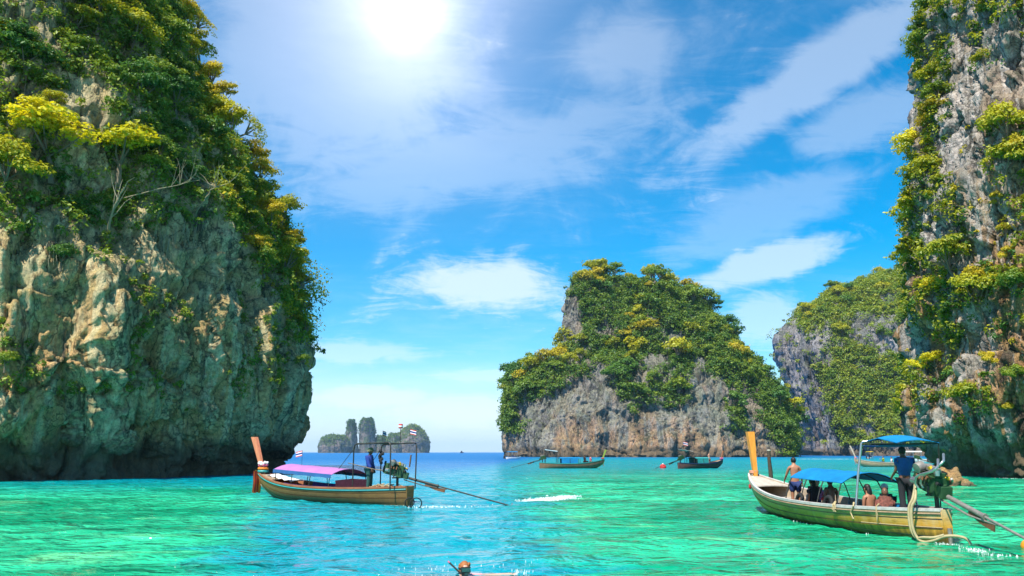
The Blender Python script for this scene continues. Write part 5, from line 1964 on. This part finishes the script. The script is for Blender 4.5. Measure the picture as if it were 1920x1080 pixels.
# helm frame
fr = [(0.245, 1), (0.245, -1)]
for side in (1, -1):
    mb = MB()
    y = side * 0.70
    pts = [(2.55, y, 0.60), (2.55, y, 2.16), (2.50, y, 2.27), (2.40, y, 2.31), (0.55, y * 0.95, 2.36), (0.45, y * .95, 2.33), (0.40, y * .95, 2.24), (0.40, y * .9, 0.62)]
    mb.tube(pts, 0.026, 8)
    mb.build('helm_frame', M_IRON, bl.root)
mb = MB()
rows = [[(x_, y, 2.36 + 0.02 * math.sin(x_ * 5 + y)) for y in (-.66, 0, .66)] for x_ in (1.1, 1.6, 2.1, 2.5)]
mb.grid_solid(rows, (0, 0, -0.02))
mb.build('roof_mat', paint('dark_mat', (0.05, 0.06, 0.05), 0.9, 0.5, 6), bl.root)
for (a_, b_) in (((2.50, .68, 2.2), (3.4, .75, 1.35)), ((2.5, -.68, 2.2), (3.4, -.75, 1.35)), ((0.5, .1, 2.38), (0.5, .1, 2.95))):
    mb = MB()
    mb.tube([a_, b_], 0.012, 5)
    mb.build('guy_wire' if b_[2] < 2 else 'lamp_pole', M_IRON, bl.root)
mb = MB()
mb.lathe([(0.07, 0), (0.085, 0.02), (0.085, 0.14), (0.07, 0.17)], (0.5, .1, 2.90), 12)
mb.build('beacon_lamp', M_RED, bl.root)
mb = MB()
mb.lathe([(0.087, 0.05), (0.089, 0.07), (0.089, 0.10), (0.087, 0.11)], (0.5, .1, 2.90), 12)
mb.build('beacon_band', M_WHITE, bl.root)
mb = MB()
rb = random.Random(12)
for k in range(10):
    mb.ball((1.1 + rb.uniform(-.10, .10), 0.55 + rb.uniform(-.08, .08), 2.05 - 0.05 * k), (0.07, 0.06, 0.07), 6, 5)
ob = mb.build('rag', M_DARKC, None, bl.root.location)
ob.rotation_euler = (0, 0, bl.root.rotation_euler.z)
tag(ob, 'dark bundle of rags hung from the helm frame roof', 'rag')
bl.engine(yaw=0.60, shaft=4.6, drop=0.25, scale=1.0, pipes=False, shaft_mat=M_IRON, handle=1.7, x=0.72)
mb = MB()
mb.tube([(0.05, 0.0, 1.45), (-0.02, 0.0, 1.9)], 0.03, 6)
mb.build('exhaust_stack', M_RUST, bl.root)
for k, (x_, z_, r_) in enumerate(((-0.28, 0.18, 0.17), (-0.62, 0.14, 0.22))):
    mb = MB()
    mb.tube([(r_ * math.cos(a), 0, r_ * math.sin(a)) for a in np.linspace(0, 2 * math.pi, 24, endpoint=False)], 0.022, 6, closed=True)
    ob = mb.build('hose_ring', M_BLACK, None, bl.world(x_ / bl.L, 0.25, z_))
    ob.rotation_euler = (0.3, 0, 0.35)
    tag(ob, ('smaller black hoop of hose touching the stern of the brown boat', 'larger black hoop of hose farther out behind the brown boat')[k], 'hoop')
mb = MB()
for k in range(26):
    a = Vector((rb.uniform(.75, 1.75), rb.uniform(-.2, .55), 0.63 + rb.uniform(0, .12)))
    mb.tube([a, a + Vector((rb.uniform(-.15, .15), rb.uniform(-.15, .15), .06)), a + Vector((rb.uniform(-.25, .25), rb.uniform(-.2, .2), -.02))], 0.018, 5)
ob = mb.build('rope_heap', M_ROPE, None, bl.root.location)
ob.rotation_euler = (0, 0, bl.root.rotation_euler.z)
tag(ob, 'heap of tan rope on the stern deck by the helmsman', 'rope')
mb = MB()
rows = [[(bl.L * s + 0.03 * math.sin(s * 90), y, bl.sheer(s) + 0.05 + 0.03 * math.sin(s * 140 + y * 7)) for y in (-.55, -.3, -.05, .12)] for s in np.linspace(0.74, 0.93, 9)]
mb.grid_solid(rows, (0, 0, -0.02))
ob = mb.build('sheet', M_WHITE, None, bl.root.location)
ob.rotation_euler = (0, 0, bl.root.rotation_euler.z)
tag(ob, 'crumpled white sheet spread on the fore deck of the brown boat', 'sheet')
mb = MB()
for k in range(7):
    mb.box((bl.L * (0.70 + 0.02 * k), 0.1 + 0.1 * (k % 3), 0.48 + 0.05 * (k % 2)), (0.32, 0.16, 0.05), rot=(0.1 * k, 0.05, 0.6 * k))
ob = mb.build('board_pile', M_PALEWOOD, None, bl.root.location)
ob.rotation_euler = (0, 0, bl.root.rotation_euler.z)
tag(ob, 'pile of pale boards in the bow well of the brown boat', 'boards')
aboard(bl, 0.185, 0.42, 0.47, 3.6, pose='stand', label='helmsman in blue shirt, green sarong and bucket hat on the brown boat', skin=M_SKIND, hair=M_HAIR, top=paint('royal_blue_shirt', (0.015, 0.05, 0.28), 0.8, 0.3, 4, bump=.4), legs=M_GREENC, hat=('bucket', M_KHAKI),
       h=1.66, long_sleeve=True, arms=((0.15, 0.12, 0.2), (0.2, 0.1, 0.4)))


def garland(boat, parts, label, loc_s=0.978, z0=1.15, r=0.17):
    g = empty('flower_garland', boat.world(loc_s, 0, z0), boat.root.rotation_euler.z)
    tag(g, label, 'garland')
    rg = random.Random(len(label))
    for nm, mat_, kind, z in parts:
        mb = MB()
        if kind == 'flowers':
            for i in range(22):
                a = 2 * math.pi * i / 22
                for _ in range(2):
                    mb.ball((r * math.cos(a) + rg.uniform(-.03, .03), r * 0.9 * math.sin(a) + rg.uniform(-.03, .03), z + rg.uniform(-.05, .05)), rg.uniform(.03, .055), 6, 5)
        elif kind == 'ribbon':
            for i in range(4):
                y = rg.uniform(-.05, .32)
                x_ = r + rg.uniform(-.12, .10)
                rows = [[(x_ + 0.02 * math.sin(j * 1.3), y - .045, z - 0.16 * j), (x_ + 0.02 * math.sin(j * 1.3 + .5), y + .045, z - 0.16 * j)] for j in range(7)]
                mb.grid_solid(rows, (0.008, 0, 0))
        else:
            mb.tube([(r * 1.05 * math.cos(a), r * math.sin(a), z) for a in np.linspace(0, 2 * math.pi, 16, endpoint=False)], 0.06, 7, closed=True)
        mb.build(nm, mat_, g)
    return g


garland(bl, [('flowers', M_PINK, 'flowers', 0.28), ('flowers', M_WHITE, 'flowers', 0.36), ('sash', M_ORANGE, 'sash', 0.12), ('sash', M_TEAL, 'sash', 0.0), ('ribbon', M_YEL, 'ribbon', 0.05), ('ribbon', M_ORANGE, 'ribbon', 0.0), ('ribbon', M_RED, 'ribbon', 0.02)],
        'pink and white flower garland with long yellow ribbons on the red prow', r=0.19)


def flag(loc, yaw, label, sc=1.0, pole=0.6, tilt=0.0):
    root = empty('flag', loc, yaw)
    root.rotation_euler = (tilt, 0, yaw)
    root.scale = (sc, sc, sc)
    tag(root, label, 'flag')
    mb = MB()
    mb.tube([(0, 0, -0.05), (0, 0, pole)], 0.010, 6)
    mb.build('flag_pole', M_IRON, root)
    mb = MB()
    rows = [[(0.05 * 0 + x_, 0.05 * math.sin(x_ * 12 + z * 3) * (x_ / .4), z - 0.22 * x_) for x_ in np.linspace(0.01, 0.42, 8)] for z in np.linspace(0.0, 0.30, 7)]
    mb.grid_solid(rows, (0, 0.006, 0))
    link('flag_cloth', mb.mesh('flag_cloth', M_FLAG), root, (0, 0, pole - 0.31))
    return root


flag(bl.world(0.70, -0.1, 1.48), math.pi - 0.2, 'small red white and blue striped flag on the lilac canopy', 0.75, 0.80)
flag(bl.world(0.045, -0.35, 2.36), -0.2, 'red white and blue striped flag above the helm frame beside the island dome', 0.62, 0.85)
flag(bl.world(0.14, 0.2, 2.36), 1.2, 'limp striped flag hanging beside the red beacon of the brown boat', 0.6, 0.80)

# --- two boats moored under the middle island
def small_boat(loc, heading, L, beam, label, hull_m, rail_m, deck_m, canopy_m, prow_m, top_m, yaw=0.0, prow_z=2.3):
    b = Boat('longtail_boat', loc, heading, L, beam, label, GBOAT, bow_z=1.15, simple=True)
    b.hull(hull_m, rail_m, M_DARKWOOD, deck_m, n=20, ribs=False)
    b.prow(prow_m, prow_z, 0.34, 0.16, 0.22, 0.10, 0.14)
    if canopy_m: b.canopy(0.30, 0.62, 1.25, canopy_m, arch=0.14, posts=3, r=0.025)
    if top_m: b.canopy(0.08, 0.27, 2.20, top_m, arch=0.08, posts=2, r=0.03, tilt=-0.2)
    if canopy_m:
        for side in (1, -1):
            mb = MB()
            rows = [[(b.L * s, side * b.half(.46) * .9, 1.24), (b.L * s, side * (b.half(s) - .06), b.sheer(s) - .1)] for s in np.linspace(.33, .58, 6)]
            mb.grid_solid(rows, (0, -.015 * side, 0))
            mb.build('side_cloth', canopy_m, b.root)
    b.engine(yaw=yaw, shaft=4.2, drop=0.26, detail=False, pipes=False, shaft_mat=M_IRON)
    return b


pa, pb = P(1012, 877, 104), P(1124, 877, 104)
ba = small_boat((pa.x, 104, 0), 0.05, 8.2, 1.8, 'brown longtail boat with red sash on its prow, left of the two under the island', paint('grey_brown_hull', (0.22, 0.14, 0.08), .7, .4), M_TEAL, M_WOOD, M_BLUETARP,
                paint('green_yellow_prow', (0.25, 0.35, 0.05), .6), paint('pale_tarp', (0.45, 0.60, 0.66), .6), 0.1)
aboard(ba, 0.70, 0.1, 0.75, 0.4, pose='sit', label='passenger in dark clothes seated in the bow of the boat with the red sash', skin=M_SKIND, hair=M_HAIR, top=M_DARKC, legs=M_DARKC)
aboard(ba, 0.79, 0.0, 0.70, 0.2, pose='sit', label='passenger in pink seated at the bow of the boat with the red sash', skin=M_SKINP, hair=M_HAIR, top=M_PINK, legs=M_DARKC)
garland(ba, [('sash', M_RED, 'sash', 0.10), ('ribbon', M_RED, 'ribbon', 0.1), ('ribbon', M_ORANGE, 'ribbon', 0.1)], 'red and orange sash hanging from the thin green prow')
pa, pb = P(1262, 877, 104), P(1350, 877, 104)
bb = small_boat((pa.x + .3, 102.0, 0), 0.52, 7.4, 1.8, 'dark longtail boat with white helm roof and flag, right of the two under the island', paint('dark_red_hull', (0.12, 0.055, 0.05), .7, .4), M_NAVY, M_WOOD, M_TEAL, M_REDWOOD,
                paint('cream_tarp', (0.66, 0.60, 0.55), .6), 0.0, 2.2)
aboard(bb, 0.70, 0.1, 0.35, -1.2, pose='stand', label='bare chested man standing in the bow of the dark boat with white roof', skin=M_SKINP, hair=M_HAIR, legs=M_RED, long_legs=False, h=1.6)
garland(bb, [('flowers', M_PINK, 'flowers', 0.1), ('sash', M_PURPLE, 'sash', 0.0)], 'pink and purple garland on the prow of the dark boat')
flag(bb.world(0.12, 0, 2.35), 0.1, 'striped flag above the white helm roof of the dark boat', 1.4, 0.7)

# --- boats beyond the near boat
pc_ = P(1652, 876, 112)
bc = small_boat((pc_.x + 6.0, 113, 0), math.pi - 0.25, 8.5, 1.7, 'pale wooden longtail boat seen behind the helmsman of the near boat', paint('pale_hull', (0.42, 0.34, 0.22), .7, .35), M_PALEWOOD, M_PALEWOOD, None, M_PALEWOOD, None, 0.1, 2.9)
aboard(bc, 0.56, 0.0, 0.55, 0.2, pose='sit', label='person in lime yellow vest with an arm stretched out in the pale boat', skin=M_SKIN, hair=M_HAIR, top=M_LIME, legs=M_NAVY, arms=((1.4, 0.1, 0.1), (0.3, 0.2)))
aboard(bc, 0.44, 0.1, 0.45, 0.2, pose='sit', label='person in white seated in the stern of the pale boat', skin=M_SKIN, hair=M_HAIR, top=M_WHITE, legs=M_NAVY)
garland(bc, [('ribbon', M_PINK, 'ribbon', 0.1), ('sash', M_PINK, 'sash', 0.1)], 'pink sash on the raised prow of the pale boat', r=0.16)


def speedboat(loc, heading, L, label, roof_m, roof=True):
    root = empty('speedboat', loc, heading)
    tag(root, label, 'boat')
    b = Boat('tmp', (0, 0, 0), 0, L, L * 0.30, '', None, bow_z=L * 0.16, mid_z=L * 0.12, stern_z=L * 0.11, simple=True)
    bpy.data.objects.remove(b.root)
    mb = MB()
    ss = [i / 16 for i in range(17)]
    for side in (1, -1):
        mb.grid_solid([[b.pt(s, t, side) for t in (0, .2, .4, .6, .8, 1)] for s in ss], lambda i, j, side=side: Vector((0, -.05 * side, 0)))
    mb.build('hull', M_WHITE, root)
    mb = MB()
    mb.grid_solid([[(s * L, b.half(s) * q * .95, b.sheer(s) - .04) for q in (-1, 0, 1)] for s in ss[:-1]], (0, 0, -0.05))
    mb.build('deck', M_WHITE, root)
    mb = MB()
    mb.box((L * .52, 0, b.sheer(.5) + .22), (L * .12, L * .2, .5), taper=0.8)
    mb.build('windscreen', M_NAVY, root)
    for k in range(2):
        mb = MB()
        mb.box((-0.12, (k - .5) * .7, b.sz), (.35, .3, .75), taper=0.8)
        mb.build('outboard_motor', M_DARKC, root)
    if roof:
        mb = MB()
        mb.grid_solid([[(L * s, L * .15 * q, 2.15 + .12 * (1 - q * q)) for q in (-1, -.5, 0, .5, 1)] for s in np.linspace(.15, .75, 6)], (0, 0, -.12))
        mb.build('roof', roof_m, root)
        for s in (.18, .45, .72):
            for side in (1, -1):
                mb = MB()
                mb.tube([(L * s, side * L * .135, b.sheer(s)), (L * s, side * L * .14, 2.12)], 0.04, 6)
                mb.build('post', M_STEEL, root)
    return root


pd = P(1543, 857, 280)
speedboat((pd.x - 2, 240, 0), 0.9, 5.0, 'white boat with bright yellow roof under the sheer grey wall', M_YEL)
pd = P(1672, 858, 190)
speedboat((pd.x - 2, 170, 0), 2.7, 5.5, 'white speedboat moored behind the pale wooden boat', M_WHITE)
pd = P(962, 855, 300)
speedboat((pd.x - 2.5, 240, 0), 0.3, 5.0, 'white speedboat with blue awning at the left foot of the middle island', M_BLUETARP)
for px, Y, lab in ((799, 2300, 'tiny dark boat on the horizon right of the far island'), (866, 1900, 'tiny dark boat alone on the open horizon')):
    p = P(px, 848, Y)
    root = empty('ship', (p.x, Y, 0), 0.4)
    tag(root, lab, 'boat')
    mb = MB()
    mb.box((0, 0, 1.0), (7, 3, 2.4), taper=1.1)
    mb.build('hull', M_NAVY, root)
    mb = MB()
    mb.box((-.6, 0, 3.6), (3.2, 2.4, 2.9), taper=0.85)
    mb.build('cabin', M_DARKC, root)

# ------------------------------------------------------------------ small things on the water
def buoy(loc, r, mat_, label, band=None):
    root = empty('buoy', loc)
    tag(root, label, 'buoy')
    mb = MB()
    mb.ball((0, 0, r * .35), (r, r, r * .92), 16, 10)
    mb.build('float', mat_, root)
    mb = MB()
    mb.lathe([(r * .18, 0), (r * .18, r * .25), (r * .1, r * .32)], (0, 0, r * 1.2), 10)
    mb.build('eye', band or M_WHITE, root)
    return root


p = P(1243, 874, 104)
buoy((p.x, 104, 0), 0.42, M_RED, 'red and white mooring buoy left of the dark boat', M_WHITE)
p = P(1921, 1018, 17.6)
buoy((p.x + 0.10, 17.6, 0), 0.17, paint('orange_float', (0.75, 0.30, 0.02), .4), 'orange float at the right edge beside the propeller shaft', M_ORANGE)

# mooring post behind the prow of the near boat
p = P(1443, 868, 60)
root = empty('mooring_post', (p.x, 60, 0))
tag(root, 'weathered wooden post with pale cap standing in the water behind the orange prow', 'post')
mb = MB()
mb.tube([(0, 0, -1), (0.03, 0, .6), (-0.02, 0, 1.5), (0, 0, 2.1)], [0.17, 0.15, 0.125, 0.12], 10)
mb.build('shaft', M_DARKWOOD, root)
mb = MB()
mb.lathe([(0.13, 0), (0.14, .03), (0.12, .09), (0.02, .10)], (0, 0, 2.1), 12)
mb.build('cap', M_PALEWOOD, root)


def boulder(loc, size, label, mat_, seed):
    ico = bmesh.new()
    bmesh.ops.create_icosphere(ico, subdivisions=5, radius=1)
    V = np.array([v.co[:] for v in ico.verts])
    d = 0.35 * fbm(V * 1.3 + seed, 4) + 0.16 * ridged(V * 3 + seed, 3)
    f1, f2, rv = worley(V * 2.2 + seed, seed)
    d += (rv - .5) * .25
    V = V * (1 + d)[:, None] * np.array(size)
    for v, q in zip(ico.verts, V): v.co = q
    me = bpy.data.meshes.new('boulder')
    ico.to_mesh(me)
    ico.free()
    me.polygons.foreach_set('use_smooth', [True] * len(me.polygons))
    me.materials.append(mat_)
    o = link('boulder', me, None, loc)
    tag(o, label, 'rock')
    return o


M_BROWNROCK = rock_material('rock_brown', 0.5, grey=(0.36, 0.22, 0.10), pale=(0.52, 0.36, 0.17), dark=(0.09, 0.055, 0.03), stain=(0.40, 0.2, 0.06), moss_amt=0.1, teal_amt=0.0, wet=0.3)
p = P(1765, 900, 50)
boulder((p.x, 50, -0.05), (1.25, 1.1, 0.95), 'golden brown weedy rock standing in the water under the right cliff', M_BROWNROCK, 3)
for k, (px, py, s, lab) in enumerate(((140, 812, 1.3, 'rounded pale boulder lodged at the left cliff foot, leftmost of the lodged boulders'), (225, 828, 1.1, 'grey boulder lodged at the left cliff foot below the tan scar'), (300, 842, 1.0, 'pale boulder lodged at the left cliff foot, third from the left'),
                                      (385, 850, 0.9, 'small boulder lodged at the left cliff foot nearest the prow'))):
    i0 = hero(left, px, py)
    boulder(tuple(left.V[i0] - left.N[i0] * 0.2), (s, s * .9, s * .75), lab, M_ROCK_L, 10 + k)

# swimmer with mask and snorkel
sw = empty('person', (-0.80, 14.0, -0.07), -1.35)
tag(sw, 'snorkeller with ginger hair, dark mask and pink top swimming at the bottom edge', 'person')
N = {'hip': ((-0.75, 0, -0.16), (.14, .10)), 'waist': ((-0.5, 0, -0.10), (.14, .10)), 'chest': ((-0.24, 0, -0.04), (.17, .11)), 'collar': ((-0.08, 0, 0.0), (.10, .08)), 'neck': ((0.0, 0, 0.06), .06), 'skull': ((0.06, 0, 0.15), .085),
     'shl': ((-.10, .19, 0.02), .062), 'ell': ((-.02, .47, 0.04), .046), 'wrl': ((0.02, .73, 0.06), .030), 'pal': ((0.03, .82, 0.07), (.04, .022)),
     'shr': ((-.10, -.19, -0.02), .062), 'elr': ((.10, -.40, -0.10), .046), 'wrr': ((0.3, -.50, -0.12), .030),
     'knl': ((-1.15, .12, -.22), .07), 'anl': ((-1.55, .13, -.20), .04), 'knr': ((-1.15, -.12, -.25), .07), 'anr': ((-1.55, -.13, -.28), .04)}
N = {k: (Vector(v[0]), v[1]) for k, v in N.items()}
E = [('hip', 'waist'), ('waist', 'chest'), ('chest', 'collar'), ('collar', 'neck'), ('neck', 'skull'), ('collar', 'shl'), ('shl', 'ell'), ('ell', 'wrl'), ('wrl', 'pal'), ('collar', 'shr'), ('shr', 'elr'), ('elr', 'wrr'), ('hip', 'knl'), ('knl', 'anl'), ('hip', 'knr'), ('knr', 'anr')]
me = skin_mesh(N, E, 'chest', 2)
mb = MB()
mb.ball((0.09, 0, 0.17), (.098, .078, .118), 14, 10)
mb.add([(.18, 0, .20), (.18, .02, .14), (.21, 0, .145), (.18, -.02, .14)], [(0, 1, 2), (0, 2, 3), (1, 3, 2)])
for j, (o_, ln) in enumerate(((-.028, .06), (-.01, .075), (.01, .07), (.028, .055))):
    mb.tube([(0.03 + o_, .84, .07), (.03 + o_ * 1.2, .84 + ln * .6, .075), (.03 + o_ * 1.2, .84 + ln, .06)], [.010, .0095, .007], 6)
mb.tube([(0.06, .78, .07), (.10, .81, .075), (.115, .85, .07)], [.012, .011, .008], 6)
ex_ = mb.mesh('tmp', None)
bm = bmesh.new(); bm.from_mesh(me); bm.from_mesh(ex_); bm.to_mesh(me); bm.free()
me.materials.clear(); me.materials.append(M_SKINP)
me.polygons.foreach_set('use_smooth', [True] * len(me.polygons))
link('body', me, sw)
mb = MB()
mb.ball((0.065, 0, .20), (.108, .09, .112), 16, 12, rot=(0, -.35, 0))
for k in range(30):
    a = random.uniform(-2.2, 2.2) + math.pi
    mb.ball((.065 + .095 * math.cos(a), .08 * math.sin(a), .17 + random.uniform(-.05, .09)), (.022, .022, .035), 5, 4)
mb.build('hair', M_GINGER, sw)
mb = MB()
mb.box((0.185, 0, .185), (.06, .165, .085), taper=0.85)
mk = mb.build('mask', M_BLACK, sw)
mb = MB()
mb.box((0.219, 0, .185), (.008, .135, .060))
mb.build('lens', paint('mask_glass', (0.03, 0.10, 0.08), .08, .2, spec=.8), mk)
mb = MB()
mb.tube([(.06 + .112 * math.cos(a), .094 * math.sin(a), .20) for a in np.linspace(0, 2 * math.pi, 20, endpoint=False)], 0.012, 5, closed=True)
mb.build('strap', M_BLACK, mk)
mb = MB()
mb.tube([(.20, -.02, .12), (.20, -.09, .13), (.18, -.135, .18), (.14, -.20, .24), (.10, -.255, .29)], .014, 8)
sn = mb.build('snorkel', M_BLACK, sw)
mb = MB()
mb.tube([(.10, -.255, .29), (.09, -.28, .315)], .016, 8)
mb.build('snorkel_tip', M_PINK, sn)
nn = {k: (N[k][0], tuple(x + .018 for x in (N[k][1] if hasattr(N[k][1], '__len__') else (N[k][1],) * 2))) for k in ('hip', 'waist', 'chest', 'collar', 'shl', 'shr')}
nn['sll'] = (N['shl'][0].lerp(N['ell'][0], .6), .062)
nn['slr'] = (N['shr'][0].lerp(N['elr'][0], .6), .062)
me = skin_mesh(nn, [('hip', 'waist'), ('waist', 'chest'), ('chest', 'collar'), ('collar', 'shl'), ('collar', 'shr'), ('shl', 'sll'), ('shr', 'slr')], 'chest')
me.materials.clear(); me.materials.append(paint('pink_rash_vest', (0.72, 0.33, 0.36), .6, .2, 5))
link('rash_vest', me, sw)

def foam_mat():
    m, nt, out = new_mat('foam_bubbles')
    d = nt.new('ShaderNodeBsdfDiffuse')
    d.inputs['Color'].default_value = (0.62, 0.72, 0.72, 1)
    t = nt.new('ShaderNodeBsdfTransparent')
    mx = nt.new('ShaderNodeMixShader')
    n = nt.noise(nt.new('ShaderNodeNewGeometry').outputs['Position'], 14.0, 3, 0.7)
    nt.l.new(nt.ramp(n, 0.40, 0.62, 0.15, 0.8), mx.inputs[0])
    nt.l.new(t.outputs[0], mx.inputs[1])
    nt.l.new(d.outputs[0], mx.inputs[2])
    nt.l.new(mx.outputs[0], out.inputs['Surface'])
    return m


M_FOAM = foam_mat()
# foam: many small white flecks and lumps riding on the water
def foam(label, spots, n, size, seed, rise=0.02):
    rs = np.random.RandomState(seed)
    Vv, Ff = [], []
    b = 0
    for _ in range(n):
        (x0, y0, x1, y1, wd) = spots[rs.randint(len(spots))]
        t = rs.uniform()
        x = x0 + (x1 - x0) * t + rs.normal() * wd
        y = y0 + (y1 - y0) * t + rs.normal() * wd
        s = size * rs.uniform(.3, 1.6) ** 1.5
        a = rs.uniform(0, 6.28)
        k = 6
        z = 0.045 + rs.uniform(0, rise)
        asp = rs.uniform(.3, .8)
        ring = [(x + s * math.cos(q) * rs.uniform(.7, 1.2), y + s * asp * math.sin(q) * rs.uniform(.7, 1.2), z - .05) for q in np.linspace(0, 6.283, k, endpoint=False)]
        Vv += ring + [(x, y, z + s * .12)]
        Ff += [(b + i, b + (i + 1) % k, b + k) for i in range(k)]
        b += k + 1
    me = mesh_np('foam', Vv, Ff, M_FOAM)
    o = link('foam', me)
    tag(o, label, 'foam', kind='stuff')
    return o


q0, q1 = P(965, 938, 34), P(1070, 926, 38)
foam('white foam streak on the water behind the brown boat', [(0.1, 33.4, 2.6, 36.6, .22), (0.6, 34.0, 2.7, 38.2, .3), (0.4, 33.6, 1.8, 35.0, .1)], 1500, 0.045, 1, .03)
foam('small breaking foam along the hull of the brown boat', [(-4.2, 31.0, -8.6, 35.0, .10), (-3.8, 30.9, -1.6, 30.6, .22), (-3.6, 30.7, -0.4, 31.2, .3)], 260, 0.020, 2)
foam('churned foam at the stern of the near boat', [(9.6, 18.0, 9.5, 14.6, .22), (9.5, 18.6, 9.6, 18.0, .10), (9.6, 18.0, 9.5, 16.5, .10), (9.0, 20.5, 8.0, 27.0, .06)], 240, 0.02, 3, .004)
foam('splashes round the snorkeller', [(-2.0, 14.3, -0.9, 14.7, .25), (-0.3, 15.2, 0.6, 15.7, .35), (0.0, 14.1, .3, 14.4, .1)], 110, 0.007, 4, .02)
p = P(1490, 858, 250)
foam('pale wake on the water in front of the sheer grey wall', [(p.x, 245, p.x + 12, 240, .9)], 160, 0.16, 5)
foam('small wavelets breaking along the right cliff foot', [(38.0, 64.5, 43.5, 56.5, .4)], 160, 0.03, 6)

# ------------------------------------------------------------------ air
m, nt, out = new_mat('haze_air')
v = nt.new('ShaderNodeVolumePrincipled')
v.inputs['Color'].default_value = (0.50, 0.76, 1.0, 1)
v.inputs['Density'].default_value = 0.00006
v.inputs['Anisotropy'].default_value = 0.0
nt.l.new(v.outputs[0], out.inputs['Volume'])
mb = MB()
mb.box((0, 3000, 70), (26000, 20000, 160))
hz_o = mb.build('haze', m)
tag(hz_o, 'thin sea haze filling the air', kind='stuff')
